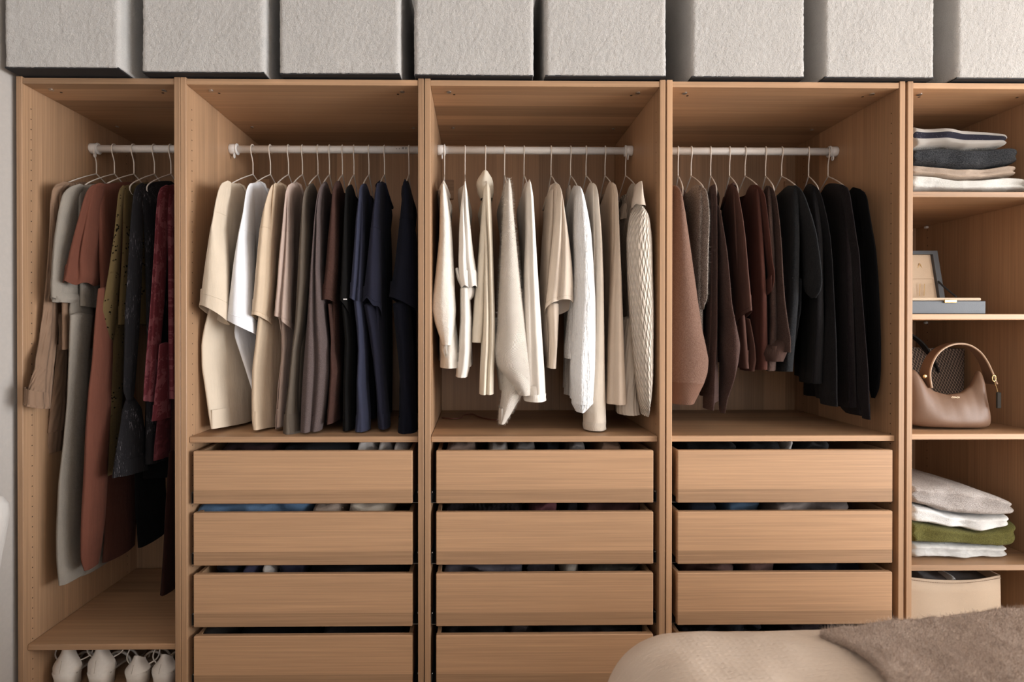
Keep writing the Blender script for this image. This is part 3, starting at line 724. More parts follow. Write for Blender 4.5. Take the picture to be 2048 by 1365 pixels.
garment('sweater', 'fluffy cream mohair sweater with a slouching balloon sleeve', 'sweater', GB, MO, 1009,
  [dict(rows=[(366,1010,1022),(380,1008,1023),(420,1006,1026),(470,1004,1031),(540,1000,1038),(600,997,1045),(660,994,1053),(700,988,1060),(730,992,1064),(760,1014,1066),(788,1034,1062)], Y=.09, b=.06, fold=.03, inner=0, fz=(5200, .010)),
   dict(n='lower_sleeve', rows=[(720,1004,1040),(770,1005,1050),(792,1003,1044),(812,1000,1030),(830,998,1020),(845,997,1010)], Y=.10, b=.04, fold=.06, fz=(1800, .008)),
   dict(n='front_panel', rows=[(640,986,1010),(700,990,1008),(750,994,1010),(778,998,1010)], Y=.15, b=.05, fold=.06)],
  dict(front=[(368,1015),(500,1014),(650,1012),(770,1010)], t=(.02, .035), k=.5), shoulder=(1015, 366), hlabel='wire hanger inside the fluffy cream mohair sweater')
Rc, _ = garment('cardigan', 'ivory fine-knit cardigan with a long smooth sleeve', 'cardigan', GB, fb('ivory5', (.84, .77, .69)), 1048,
  [dict(rows=[(367,1050,1062),(400,1050,1067),(470,1050,1071),(540,1047,1075),(600,1046,1079),(660,1045,1083),(720,1046,1087),(760,1047,1090),(799,1047,1092)], Y=.10, b=.06, fold=.03, slit=(-2.0, .3, .2), cuff=(fb('ivory5c', (.84, .77, .69)), [(786,1046,1092),(800,1047,1092)]))],
  dict(front=[(368,1056),(500,1056),(650,1052),(790,1052)], t=(.018, .03), k=.6), shoulder=(1057, 366), hlabel='wire hanger inside the ivory fine-knit cardigan')
cc = [at(1043+4.2*math.sin(a), 414-18*math.cos(a), .26) for a in np.linspace(0, 2*PI, 20)[:-1]]
V, F = sweep(cc, .0035, 6, closed=True); obj('neck_loop', V, F, fb('loop', (.55, .45, .34)), Rc, smooth=True)
garment('t_shirt', 'pale beige T-shirt with an angular sleeve hem', 't-shirt', GB, fb('pale6', (.70, .59, .49)), 1102,
  [dict(rows=[(370,1110,1120),(390,1112,1124),(440,1108,1132),(480,1104,1138),(530,1099,1144),(570,1094,1147),(600,1089,1147)], Y=.10, b=.055, seams=[594], fold=.03, hem=(.05, 1.9), slit=(-1.55, .22, .35)),
   dict(n='front_panel', rows=[(610,1090,1118),(660,1094,1116),(700,1095,1114),(735,1093,1112)], Y=.13, b=.06, fold=.06),
   dict(n='rear_panel', rows=[(392,1090,1108),(480,1083,1108),(600,1076,1100),(680,1078,1098),(712,1082,1096)], Y=.22, b=.09, fold=.05)],
  dict(front=[(370,1115),(500,1112),(650,1104),(730,1102)], t=(.018, .03), k=.9), shoulder=(1116, 368), band=True, hlabel='wire hanger inside the pale beige T-shirt')
CRK = fb('crinkle', (.95, .945, .945), 'crinkle')
garment('shirt', 'bright white crinkled cotton shirt with a rolled cuff', 'shirt', GB, CRK, 1141,
  [dict(rows=[(374,1150,1162),(395,1147,1168),(430,1146,1176),(470,1145,1183),(530,1147,1187),(600,1146,1190),(680,1143,1191),(740,1140,1190),(785,1142,1187),(806,1143,1185)], Y=.09, b=.055, fold=.07, kf=4, inner=0),
   dict(n='rolled_cuff', rows=[(796,1144,1185),(806,1142,1187),(814,1146,1180),(822,1150,1170)], Y=.09, b=.045, fold=.1, kf=4),
   dict(n='front_panel', rows=[(560,1140,1160),(660,1132,1156),(700,1128,1152),(716,1128,1150)], Y=.14, b=.05, fold=.06),
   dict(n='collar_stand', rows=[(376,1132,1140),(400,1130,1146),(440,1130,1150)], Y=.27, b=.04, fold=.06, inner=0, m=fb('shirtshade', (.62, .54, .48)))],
  dict(front=[(374,1156),(500,1156),(650,1150),(800,1150)], t=(.02, .035), k=.8), shoulder=(1157, 371), hlabel='wire hanger inside the bright white crinkled shirt')
garment('sweater', 'long cream knit top with a ribbed lower cuff', 'sweater', GB, fb('cream8', (.80, .70, .59)), 1172,
  [dict(rows=[(368,1183,1193),(400,1182,1197),(440,1184,1201),(480,1186,1204),(560,1184,1207),(640,1182,1208),(720,1176,1209),(800,1167,1211),(842,1166,1212)], Y=.115, b=.05, fold=.025, inner=0,
        cuff=(fb('cream8rib', (.80, .70, .59), 'rib'), [(841,1166,1212),(850,1165,1212),(857,1166,1212)]))],
  dict(front=[(368,1188),(500,1190),(650,1186),(840,1184)], t=(.018, .03), k=.8), shoulder=(1189, 366), hlabel='wire hanger inside the long cream knit top')
Rn, _ = garment('cardigan', 'warm beige fine cardigan with dark buttons at the neck', 'cardigan', GB, fb('beige9', (.67, .54, .43)), 1210,
  [dict(rows=[(367,1222,1233),(400,1222,1236),(480,1221,1239),(560,1219,1243),(640,1216,1246),(720,1213,1249),(806,1210,1253)], Y=.10, b=.055, fold=.03, slit=(-2.1, .3, .25))],
  dict(front=[(367,1228),(500,1228),(650,1226),(800,1226)], t=(.018, .03), k=.9), shoulder=(1228, 364), hlabel='wire hanger inside the warm beige cardigan')
for px, py in ((1210, 424), (1213, 430), (1173, 410), (1144, 392)):
    c = at(px, py, .25); V, F = sweep([c, c+np.array([0, -.004, 0])], .0048, 10); obj('button', V, F, M_BLACK, Rn)
SM = fb('smock', (.80, .69, .58), 'smock')
garment('blouse', 'off-white smocked puff-sleeve blouse, rightmost of the ivories', 'blouse', GB, SM, 1251,
  [dict(rows=[(412,1264,1291),(424,1260,1295),(440,1256,1299),(480,1252,1304),(560,1254,1306),(620,1258,1308),(700,1264,1307),(760,1270,1306),(800,1275,1302),(830,1281,1297)], Y=.05, b=.05, fold=.03, kf=6, gath=.03),
   dict(n='yoke', rows=[(369,1268,1284),(385,1266,1286),(400,1263,1288),(416,1262,1292)], Y=.06, b=.045, fold=.02, m=fb('yoke', (.72, .61, .51)), inner=0),
   dict(n='front_panel', rows=[(640,1240,1272),(720,1236,1276),(790,1231,1276),(816,1230,1278),(826,1232,1280)], Y=.14, b=.06, fold=.05, kf=6, gath=.04, m=fb('smock2', (.72, .62, .52), 'pleat')),
   dict(n='collar_tie', rows=[(394,1258,1268),(404,1248,1266),(412,1244,1264),(440,1240,1262)], Y=.24, b=.03, fold=.1, inner=0, m=fb('yoke', (.72, .61, .51)))],
  dict(front=[(370,1276),(480,1272),(650,1268),(815,1262)], t=(.02, .04), k=.9), shoulder=(1276, 366), hlabel='wire hanger inside the smocked puff-sleeve blouse')

# ---- fourth unit: brown and black knitwear
KB = fb('camelknit', (.20, .112, .080), 'fuzzy', (.31, .19, .145))
garment('sweater', 'chunky mid-brown knit sweater with a ribbed hem, leftmost of the knitwear', 'sweater', GK, KB, 1356,
  [dict(rows=[(373,1330,1358),(400,1329,1364),(430,1329,1370),(470,1329,1376),(510,1329,1382),(560,1329,1389),(610,1329,1396),(660,1329,1404),(690,1329,1411),(720,1329,1417),(745,1329,1415),(764,1329,1408)], Y=.095, b=.07, fold=.02, inner=0, fz=(3000, .006),
        cuff=(fb('camelrib', (.20, .108, .076), 'rib'), [(762,1329,1409),(785,1329,1398),(804,1329,1388)]))],
  dict(front=[(374,1350),(500,1355),(650,1362),(790,1360)], t=(.025, .045), k=.3), shoulder=(1362, 370), hlabel='wire hanger inside the chunky mid-brown sweater')
TW = fb('tweed', (.165, .135, .115), 'tweed', (.56, .49, .44))
garment('sweater', 'grey-brown fluffy tweed sweater with a short rolled sleeve', 'sweater', GK, TW, 1382,
  [dict(rows=[(373,1396,1411),(390,1398,1415),(420,1398,1418),(440,1396,1419),(500,1393,1417),(560,1393,1416),(596,1395,1415),(606,1397,1412)], Y=.10, b=.045, fold=.04, inner=0, fz=(2600, .008)),
   dict(n='rolled_cuff', rows=[(600,1396,1414),(610,1397,1410),(619,1399,1408)], Y=.10, b=.025, fold=.1)],
  dict(front=[(374,1404),(480,1402),(600,1402),(700,1402)], t=(.03, .04), k=.4, neck=.06, dip=.02), shoulder=(1410, 372), hlabel='wire hanger inside the fluffy tweed sweater')
CH = fb('chestnut', (.070, .038, .032), 'fuzzy', (.135, .083, .070))
garment('sweater', 'dark chestnut boucle cardigan with a full sleeve', 'sweater', GK, CH, 1421,
  [dict(n='front_panel', rows=[(373,1418,1431),(400,1420,1434),(470,1421,1435),(560,1419,1435),(620,1417,1435),(680,1414,1434),(740,1409,1430),(800,1407,1428),(818,1405,1427)], Y=.10, b=.05, fold=.05, fz=(1500, .006)),
   dict(rows=[(410,1432,1440),(440,1434,1444),(470,1435,1449),(510,1436,1455),(560,1436,1460),(610,1436,1464),(650,1437,1472),(690,1437,1480),(725,1438,1476),(760,1438,1468),(795,1437,1455),(825,1438,1450)], Y=.085, b=.055, fold=.04, fz=(2600, .006))],
  dict(front=[(374,1426),(500,1426),(650,1424),(810,1420)], t=(.03, .05), k=.5), shoulder=(1430, 370), hlabel='wire hanger inside the dark chestnut cardigan')
garment('t_shirt', 'milk-chocolate smooth T-shirt with an open squared sleeve', 't-shirt', GK, fb('choc', (.098, .050, .040)), 1459,
  [dict(rows=[(372,1462,1475),(400,1463,1479),(440,1464,1486),(480,1464,1491),(540,1464,1496),(590,1466,1501),(622,1468,1504)], Y=.10, b=.055, seams=[450,616], fold=.02, hem=(.045, 1.7)),
   dict(n='front_panel', rows=[(640,1476,1500),(690,1478,1510),(720,1478,1512),(741,1479,1508)], Y=.16, b=.06, fold=.05)],
  dict(front=[(372,1468),(500,1474),(650,1488),(735,1494)], t=(.02, .035), k=.8, neck=.06), shoulder=(1474, 369), band=True, hlabel='wire hanger inside the milk-chocolate T-shirt')
garment('t_shirt', 'reddish brown T-shirt with a narrow folded sleeve', 't-shirt', GK, fb('redbrown', (.088, .036, .028)), 1490,
  [dict(rows=[(371,1508,1523),(395,1514,1531),(440,1520,1537),(480,1525,1541),(520,1531,1545),(548,1535,1550),(565,1534,1549),(580,1530,1544)], Y=.10, b=.05, fold=.04, hem=(.02, 2.4), slit=(-1.2, .25, .3))],
  dict(front=[(371,1516),(480,1522),(600,1528),(740,1530)], t=(.03, .05), k=.7, neck=.05), shoulder=(1520, 368), hlabel='wire hanger inside the reddish brown T-shirt')
DB = fb('darkbrown', (.066, .038, .031), 'fuzzy', (.12, .078, .064))
garment('sweater', 'dark brown fuzzy knit sweater with a folded ribbed cuff', 'sweater', GK, DB, 1531,
  [dict(rows=[(373,1534,1548),(410,1542,1555),(450,1546,1560),(500,1547,1564),(560,1548,1567),(600,1547,1570),(640,1546,1575),(680,1545,1581),(704,1544,1580)], Y=.10, b=.05, fold=.04, inner=0, fz=(1800, .006)),
   dict(n='cuff', rows=[(686,1540,1580),(696,1524,1578),(708,1520,1572),(722,1524,1566)], Y=.105, b=.04, fold=.08, kf=5, m=fb('darkrib', (.075, .043, .035), 'rib'))],
  dict(front=[(374,1538),(500,1544),(650,1548),(740,1540)], t=(.03, .05), k=.6), shoulder=(1546, 370), hlabel='wire hanger inside the dark brown fuzzy sweater')
CO = fb('charcoal', (.026, .027, .030), 'fuzzy', (.055, .057, .062))
garment('sweater', 'charcoal knit top with a rounded short puff sleeve', 'sweater', GK, CO, 1563,
  [dict(rows=[(372,1586,1601),(410,1592,1615),(440,1598,1625),(470,1602,1633),(510,1604,1639),(545,1604,1643),(570,1605,1644),(584,1610,1641),(597,1622,1632)], Y=.10, b=.06, fold=.02, inner=0, fz=(1200, .005)),
   dict(n='front_panel', rows=[(560,1585,1604),(620,1582,1602),(680,1574,1592),(742,1560,1580)], Y=.16, b=.06, fold=.05)],
  dict(front=[(373,1592),(480,1594),(600,1590),(745,1576)], t=(.04, .06), k=.9, neck=.05, dip=.02), shoulder=(1598, 369), hlabel='wire hanger inside the charcoal puff-sleeve top')
BKK = fb('blackknit', (.0165, .0150, .0165), 'fuzzy', (.03, .027, .03))
garment('sweater', 'black long-sleeved sweater with a straight wide sleeve', 'sweater', GK, BKK, 1617,
  [dict(rows=[(372,1622,1637),(410,1632,1648),(440,1638,1655),(475,1642,1661),(520,1646,1665),(560,1648,1667),(620,1650,1670),(680,1644,1673),(740,1638,1674),(790,1637,1674),(810,1640,1675)], Y=.10, b=.055, seams=[476], fold=.02),
   dict(n='front_panel', rows=[(600,1610,1645),(700,1615,1642),(760,1626,1640),(797,1632,1650)], Y=.17, b=.06, fold=.05)],
  dict(front=[(373,1628),(480,1640),(650,1640),(770,1634)], t=(.04, .06), k=.9, neck=.06, dip=.0), shoulder=(1636, 369), hlabel='wire hanger inside the black long-sleeved sweater')
EG = fb('eggplant', (.021, .0155, .0175), 'fuzzy', (.042, .032, .035))
garment('cardigan', 'aubergine-black cardigan with a long twisted cuff', 'cardigan', GK, EG, 1656,
  [dict(rows=[(371,1678,1698),(410,1686,1703),(440,1692,1708),(475,1697,1713),(510,1702,1719),(560,1705,1722),(620,1709,1727),(680,1712,1732),(740,1714,1737),(790,1714,1739),(815,1720,1739),(838,1724,1741)], Y=.06, b=.045, fold=.05, fz=(900, .005)),
   dict(n='front_panel', rows=[(480,1680,1706),(600,1690,1714),(700,1690,1716),(780,1684,1718),(816,1676,1718),(828,1690,1724)], Y=.15, b=.08, fold=.06)],
  dict(front=[(372,1690),(480,1698),(650,1702),(815,1705)], t=(.04, .06), k=.9, neck=.06, dip=.0), shoulder=(1696, 367), hlabel='wire hanger inside the aubergine-black cardigan')
garment('sweater', 'plain black sweater hanging against the right side panel', 'sweater', GK, fb('black10', (.010, .0096, .0105)), 1690,
  [dict(rows=[(380,1714,1732),(420,1718,1738),(460,1724,1745),(500,1730,1752),(560,1733,1757),(620,1735,1760),(680,1736,1762),(740,1736,1762),(780,1738,1758),(796,1742,1750)], Y=.078, b=.05, fold=.03)],
  dict(front=[(379,1722),(480,1730),(650,1734),(780,1734)], Yf=.11, t=(.03, .05), k=.5), hang=False)

# ---- first unit: dresses
BD = fb('browndress', (.225, .142, .094), 'pleat')
garment('dress', 'caramel brown tiered dress with a flounced cuff, nearest the left wall', 'dress', GD, BD, 193,
  [dict(rows=[(366,106,140),(380,103,132),(420,100,124),(480,98,119),(560,92,117),(620,86,117),(680,77,115),(720,70,110,.03),(738,69,107,.028)], Y=.075, b=.045, fold=.06, slit=(-1.2, .3, .25), inner=0),
   dict(n='flounce', rows=[(734,69,108,.03),(744,67,108,.028),(765,60,106,.018),(790,52,103,.004),(806,47,101,-.006)], Y=.0, b=.04, fold=.09, kf=6, top=False, hem=(.02, .6), gath=.05),
   dict(n='gathered_waist', rows=[(630,112,138),(650,117,139),(680,118,139),(700,116,139)], Y=.13, b=.07, fold=.06, kf=5, gath=.03),
   dict(n='skirt', rows=[(690,114,138),(760,108,136),(820,100,134),(862,94,132)], Y=.13, b=.09, fold=.07, kf=4),
   dict(n='lower_tier', rows=[(850,97,130),(880,95,127),(904,92,124)], Y=.13, b=.08, fold=.07, kf=5)],
  dict(front=[(366,118),(500,122),(640,124),(700,124)], Yf=.07, t=(.02, .03), k=.6, neck=.058, dip=.0), shoulder=(112, 364), hlabel='wire hanger inside the caramel brown dress')
LN = fb('linendress', (.285, .25, .21), 'linen')
garment('dress', 'pale grey linen dress with a gathered puff sleeve', 'dress', GD, LN, 229,
  [dict(rows=[(370,140,168),(385,130,166),(400,124,164),(430,117,162),(480,108,164),(530,103,168),(570,102,170),(592,104,169)], Y=.09, b=.07, fold=.07, kf=3, hem=(.02, .2), inner=0),
   dict(n='sleeve_elastic', rows=[(588,105,168),(598,103,170),(606,106,168)], Y=.09, b=.06, fold=.08, kf=6, gath=.05, top=False),
   dict(n='waistband', rows=[(600,140,186),(620,139,187),(634,140,187)], Y=.13, b=.09, fold=.03, kf=6, gath=.02),
   dict(n='skirt', rows=[(632,140,187),(700,138,180),(800,134,176),(880,127,172),(960,117,170),(1050,113,170),(1110,114,172),(1156,118,174)], Y=.105, b=.07, fold=.06, kf=3),
   dict(n='rear_skirt', rows=[(640,160,205),(800,158,212),(960,156,220),(1060,154,226),(1132,152,230)], Y=.27, b=.12, fold=.05, kf=3)],
  dict(front=[(372,158),(500,158),(612,160)], Yf=.10, t=(.02, .03), k=.6, neck=.058, dip=.0), shoulder=(155, 368), hlabel='wire hanger inside the pale grey linen dress')
RU = fb('rust', (.125, .046, .030), 'jersey')
garment('dress', 'rust red dress with a wide billowing sleeve', 'dress', GD, RU, 268,
  [dict(rows=[(368,180,210),(385,174,208),(410,166,207),(460,154,207),(520,138,208),(550,127,206),(562,124,202)], Y=.095, b=.075, fold=.09, kf=3, hem=(.012, -.6), slit=(-.9, .3, .3), wav=.005),
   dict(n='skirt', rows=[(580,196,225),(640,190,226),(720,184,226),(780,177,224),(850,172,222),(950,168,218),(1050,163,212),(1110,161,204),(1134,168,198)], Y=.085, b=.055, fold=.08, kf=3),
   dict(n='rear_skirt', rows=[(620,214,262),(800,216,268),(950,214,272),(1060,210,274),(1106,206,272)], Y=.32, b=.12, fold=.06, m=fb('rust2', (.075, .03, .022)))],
  dict(front=[(370,196),(480,200),(600,206)], Yf=.11, t=(.025, .04), k=.7, neck=.058, dip=.0), shoulder=(195, 367), hlabel='wire hanger inside the rust red dress')
OL = fb('olive', (.115, .078, .034), 'eyelet')
garment('dress', 'olive eyelet-embroidered dress with a long narrow cuff', 'dress', GD, OL, 309,
  [dict(rows=[(372,238,250),(400,235,247),(470,228,243),(540,218,240),(600,208,236),(640,199,233),(680,199,228),(706,203,222)], Y=.10, b=.05, fold=.06, inner=0),
   dict(n='cuff', rows=[(700,203,222),(716,205,219),(740,203,219),(760,199,220),(774,197,221)], Y=.10, b=.03, fold=.1, kf=5, gath=.05, top=False),
   dict(n='skirt', rows=[(560,228,252),(700,222,250),(800,215,246),(860,211,244),(948,204,240)], Y=.16, b=.09, fold=.06)],
  dict(front=[(372,248),(500,246),(650,240)], Yf=.12, t=(.02, .03), k=.5, neck=.058, dip=.0), shoulder=(250, 368), hlabel='wire hanger inside the olive eyelet dress')
ME = fb('metallic', (.024, .022, .024), 'metallic')
garment('dress', 'black dress with silvery thread streaks and a tied cuff', 'dress', GD, ME, 342,
  [dict(rows=[(368,270,290),(390,267,286),(440,262,286),(500,258,286),(560,254,284),(620,250,281),(700,248,276),(780,246,270),(800,253,266)], Y=.10, b=.05, fold=.06, inner=0),
   dict(n='skirt', rows=[(796,252,268),(820,244,284),(860,238,290),(910,231,296),(942,228,299)], Y=.12, b=.08, fold=.09, kf=4, hem=(.015, 2))],
  dict(front=[(370,285),(500,292),(700,296),(930,294)], Yf=.13, t=(.03, .05), k=.3, neck=.058, dip=.0), shoulder=(284, 366), hlabel='wire hanger inside the black silver-streaked dress')
BU = fb('burgundy', (.125, .026, .033), 'floral', (.20, .062, .072))
garment('dress', 'burgundy dress with a tonal leaf pattern and flared sleeve', 'dress', GD, BU, 381,
  [dict(rows=[(372,318,340),(400,315,338),(430,312,337),(500,308,335),(580,303,331),(650,298,326),(700,294,322),(750,290,319),(796,287,318)], Y=.10, b=.055, fold=.05, slit=(-1.0, .25, .25), hem=(.012, .3)),
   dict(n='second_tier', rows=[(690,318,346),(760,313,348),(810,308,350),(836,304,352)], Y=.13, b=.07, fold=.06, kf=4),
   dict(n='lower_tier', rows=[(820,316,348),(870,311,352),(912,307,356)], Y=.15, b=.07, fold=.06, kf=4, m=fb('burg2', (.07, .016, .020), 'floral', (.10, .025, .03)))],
  dict(front=[(372,335),(500,338),(700,340),(800,342)], Yf=.12, t=(.03, .04), k=.3, neck=.058, dip=.0), shoulder=(332, 369), hang=False)
Rk, _ = garment('dress', 'long black dress hanging deep behind the burgundy one', 'dress', GD, fb('blackdress', (.008, .0075, .0075)), 372,
  [dict(n='skirt', rows=[(900,270,330),(1000,272,334),(1050,274,336),(1078,276,334)], Y=.33, b=.16, fold=.04)],
  dict(front=[(390,312),(600,300),(900,292),(960,290)], Yf=.22, Yb=.52, t=(.03, .06), k=.0, neck=.058, dip=0), hang=False)
garment('dress', 'dark maroon full-length dress at the right end of the dress rail', 'dress', GD, fb('maroon', (.035, .014, .011)), 396,
  [dict(n='skirt', rows=[(900,338,372),(1000,332,372),(1100,326,372),(1172,320,372)], Y=.16, b=.07, fold=.06)],
  dict(front=[(386,352),(600,350),(900,346),(960,346)], Yf=.13, t=(.03, .05), k=.1, neck=.058, dip=0), hang=False)
print('garments done')

# ------------------------------------------------------------------ boucle cubes on top
ZTOP = H+.0008
def boucle_cube(pxl, pxr, pyb, label, seed, depth=.46, hgt=.40, rot=0.0, zlift=0.0):
    a = atz(pxl, pyb, ZTOP+.002); c = atz(pxr, pyb, ZTOP+.002); yf = (a[1]+c[1])/2
    wd = c[0]-a[0]; xc = (a[0]+c[0])/2
    R = thing('storage_cube', (xc, yf+depth/2, ZTOP), label, 'storage box', 'boucle cubes on top of the wardrobes')
    st = .0042; r = .014
    nx, ny, nz = int(wd/st), int(depth/.009), int(hgt/st)
    # wrap sheet: profile round front, sides, back; then the top
    P = []
    hx, hy = wd/2, depth/2
    def corner(cx, cy, a0):
        for t in np.linspace(a0, a0+PI/2, 6)[1:-1]: P.append((cx+r*math.cos(t), cy+r*math.sin(t)))
    def line(x0, y0, x1, y1, n):
        for t in np.linspace(0, 1, n): P.append((x0+(x1-x0)*t, y0+(y1-y0)*t))
    line(-hx+r, -hy, hx-r, -hy, nx); corner(hx-r, -hy+r, -PI/2); line(hx, -hy+r, hx, hy-r, ny); corner(hx-r, hy-r, 0)
    line(hx-r, hy, -hx+r, hy, max(4, nx//4)); corner(-hx+r, hy-r, PI/2); line(-hx, hy-r, -hx, -hy+r, ny); corner(-hx+r, -hy+r, PI)
    P = np.array(P); m = len(P)
    zs = np.r_[np.linspace(.003, hgt-.012, nz), hgt-.005, hgt-.001, hgt]
    sc = np.r_[np.ones(nz), .985, .95, .80]
    sc[0] = .992
    V = np.concatenate([np.c_[P*k, np.full(m, z)] for z, k in zip(zs, sc)])
    nr = np.concatenate([np.c_[P/np.maximum(np.abs(P/np.array([hx, hy])).max(1), 1e-6)[:, None]*0+P, np.zeros(m)] for _ in zs])
    an = np.array([hx, hy]); q = P/an; big = np.abs(q)**10*np.sign(q); big /= np.linalg.norm(big, axis=1)[:, None]
    nr = np.concatenate([np.c_[big, np.zeros(m)] for _ in zs])
    d = vnoise(V, 210, seed)*.0014+vnoise(V, 120, seed+1)*.0006+vnoise(V, 7, seed+2)*.0022
    V = V+nr*d[:, None]
    V[:m, 2] += vnoise(V[:m], 160, seed+5)*.0018
    F = [(i*m+k, i*m+(k+1) % m, (i+1)*m+(k+1) % m, (i+1)*m+k) for i in range(len(zs)-1) for k in range(m)]
    F.append(tuple((len(zs)-1)*m+k for k in range(m)))
    # turned-in lower hem
    inn = np.c_[P*.988, np.full(m, .0035)]; o = len(V); V = np.vstack([V, inn])
    F += [(k, o+k, o+(k+1) % m, (k+1) % m) for k in range(m)]
    ca, sa = math.cos(rot), math.sin(rot)
    W_ = np.c_[V[:, 0]*ca-V[:, 1]*sa+xc, V[:, 0]*sa+V[:, 1]*ca+yf+depth/2, V[:, 2]+ZTOP]
    cov = obj('cover', W_, F, fabric('boucle', (.60, .575, .55), 'boucle'), R, smooth=True)
    b2 = np.array(rawbox(-hx*.986, hx*.986, -hy*.988, hy*.988, 0, .0045)[0])
    W2 = np.c_[b2[:, 0]*ca-b2[:, 1]*sa+xc, b2[:, 0]*sa+b2[:, 1]*ca+yf+depth/2, b2[:, 2]+ZTOP]
    obj('underside', W2, list(BOXF), M_BLACK, R)
for k, (a, c, y, l, rt) in enumerate((
    (8, 237, 135, 'cream boucle cube in the far left corner above the dresses', 0.0),
    (283, 528, 144, 'cream boucle cube above the joint of the first two frames', 0.0),
    (559, 802, 147, 'cream boucle cube above the right half of the T-shirts', -.012),
    (827, 1067, 150, 'cream boucle cube above the left half of the ivory blouses', .006),
    (1089, 1334, 151.5, 'cream boucle cube above the right half of the ivory blouses', 0.0),
    (1382, 1612, 153.5, 'cream boucle cube above the left half of the dark knitwear', 0.0),
    (1648, 1872, 154.5, 'cream boucle cube above the right half of the dark knitwear', 0.0),
    (1912, 2150, 156, 'cream boucle cube at the right edge above the sweater shelves', 0.0))):
    boucle_cube(a, c, y, l, 100+k*7, rot=rt)

# ------------------------------------------------------------------ folded knitwear
def folded(name, label, cat, group, mat, top, bot, Yf, Yb, seed, fz=None, zmin=None, lump=.0048, seg=44, parent=None, curl=5.0, step=.006):
    """soft folded pile: silhouette rows top/bot as (px, py) at depth Yf+; cross-section is a rounded fold"""
    T = np.array([at(px, py, Yf+.03) for px, py in top]); B = np.array([at(px, py, Yf+.03) for px, py in bot])
    x0, x1 = min(T[0, 0], B[0, 0]), max(T[-1, 0], B[-1, 0]); n = max(8, int((x1-x0)/step))
    xs = np.linspace(x0, x1, n)
    zt = smooth_interp(xs, T[:, 0], T[:, 2]); zb = smooth_interp(xs, B[:, 0], B[:, 2])
    zt = np.maximum(zt, zb+.002)
    if zmin is not None: zb = np.maximum(zb, zmin); zt = np.maximum(zt, zb+.004)
    th = np.linspace(0, 2*PI, seg, endpoint=False)
    e = 2/curl; cx_ = np.sign(np.cos(th))*np.abs(np.cos(th))**e; cz_ = np.sign(np.sin(th))*np.abs(np.sin(th))**e
    V = []; UV = []
    def ring(x, zc, h, yc, d, sc):
        for k in range(seg): V.append((x, yc+d*cx_[k]*(.9+.1*sc), zc+h*cz_[k]*sc)); UV.append((x, .5+.5*cz_[k]))
    rr = .016
    for i in range(n):
        f = min(1, math.sqrt(max(0, 1-max(0, 1-(x1-xs[i])/rr)**2))+.02); g = min(1, math.sqrt(max(0, 1-max(0, 1-(xs[i]-x0)/rr)**2))+.02)
        pr_ = min(1, .55+.45*math.sqrt(max(0, 1-max(0, 1-(x1-xs[i])/.06)**2)))
        ring(xs[i], (zt[i]+zb[i])/2, (zt[i]-zb[i])/2, (Yf+Yb)/2, (Yb-Yf)/2*pr_, f*g)
    V = np.array(V)
    gr = np.tile(np.exp(-((cz_-.12*math.sin(seed))/.16)**2)*(cx_ < 0), n); V[:, 1] += gr*.012
    nz = vnoise(V, 18, seed)*lump+vnoise(V, 45, seed+1)*lump*.3
    hh = V[:, 2].copy()
    V[:, 1] += vnoise(V, 16, seed+2)*lump*2.0+nz*1.2; V[:, 2] += nz*.55
    if zmin is not None: V[:, 2] = np.maximum(V[:, 2], zmin)
    F = [(i*seg+k, i*seg+(k+1) % seg, (i+1)*seg+(k+1) % seg, (i+1)*seg+k) for i in range(n-1) for k in range(seg)]
    F.append(tuple(range(seg-1, -1, -1))); F.append(tuple((n-1)*seg+k for k in range(seg)))
    F = [tuple(reversed(f)) for f in F]
    if parent is None:
        base = (float((x0+x1)/2), (Yf+Yb)/2, float(zb.min()))
        R = thing(name, base, label, cat, group)
        o = obj('folded_cloth', V, F, mat, R, uv=UV, smooth=True)
    else:
        R = parent; o = obj(name, V, F, mat, R, uv=UV, smooth=True)
    if fz:
        q = [f for f in F if len(f) == 4]
        fuzz(o, V, q, fz[0], fz[1], .00025, mat, seed, down=.1)
    return R

XS = 1812     # stacks start just behind the partition
GS = 'folded sweaters on the shelves'
e = .0006
folded('folded_sweater', 'white fluffy sweater with a brown fringe, bottom of the upper stack', 'sweater', GS, fabric('fluffwhite', (.78, .76, .71), 'fuzzy', (.86, .84, .80)),
       [(XS,351),(1860,354),(1900,362),(1950,362),(2000,356),(2040,358),(2062,366)], [(XS,384),(2062,384)], .045, .40, 301, (9000, .011), zmin=Z5[0]+e)
folded('folded_sweater', 'oatmeal beige knit sweater, third from the top of the upper stack', 'sweater', GS, fabric('oat', (.50, .385, .30), 'fuzzy', (.60, .48, .39)),
       [(XS,331),(1850,335),(1900,341),(1960,340),(2000,333),(2030,334),(2036,342)], [(XS,352),(1860,355),(1900,362),(1950,362),(2000,356),(2036,352)], .05, .40, 302, (3500, .006))
folded('folded_sweater', 'charcoal marled fluffy sweater, second from the top of the upper stack', 'sweater', GS, fabric('charmarl', (.022, .023, .026), 'tweed', (.085, .087, .095)),
       [(XS,303),(1850,298),(1880,296),(1920,302),(1980,299),(2020,298),(2038,308)], [(XS,332),(1850,334),(1900,341),(1960,340),(2000,333),(2030,328),(2041,318)], .042, .40, 303, (7000, .008))
folded('folded_sweater', 'cream sweater with one broad navy stripe on top of the upper stack', 'sweater', GS, fabric('stripe', (.72, .66, .60), 'stripe', (.022, .022, .045)),
       [(XS,255),(1860,258),(1920,260),(1960,263),(1995,270),(2018,277)], [(XS,302),(1850,298),(1880,296),(1920,302),(1980,298),(2005,295),(2020,288)], .045, .40, 304, (2000, .004))
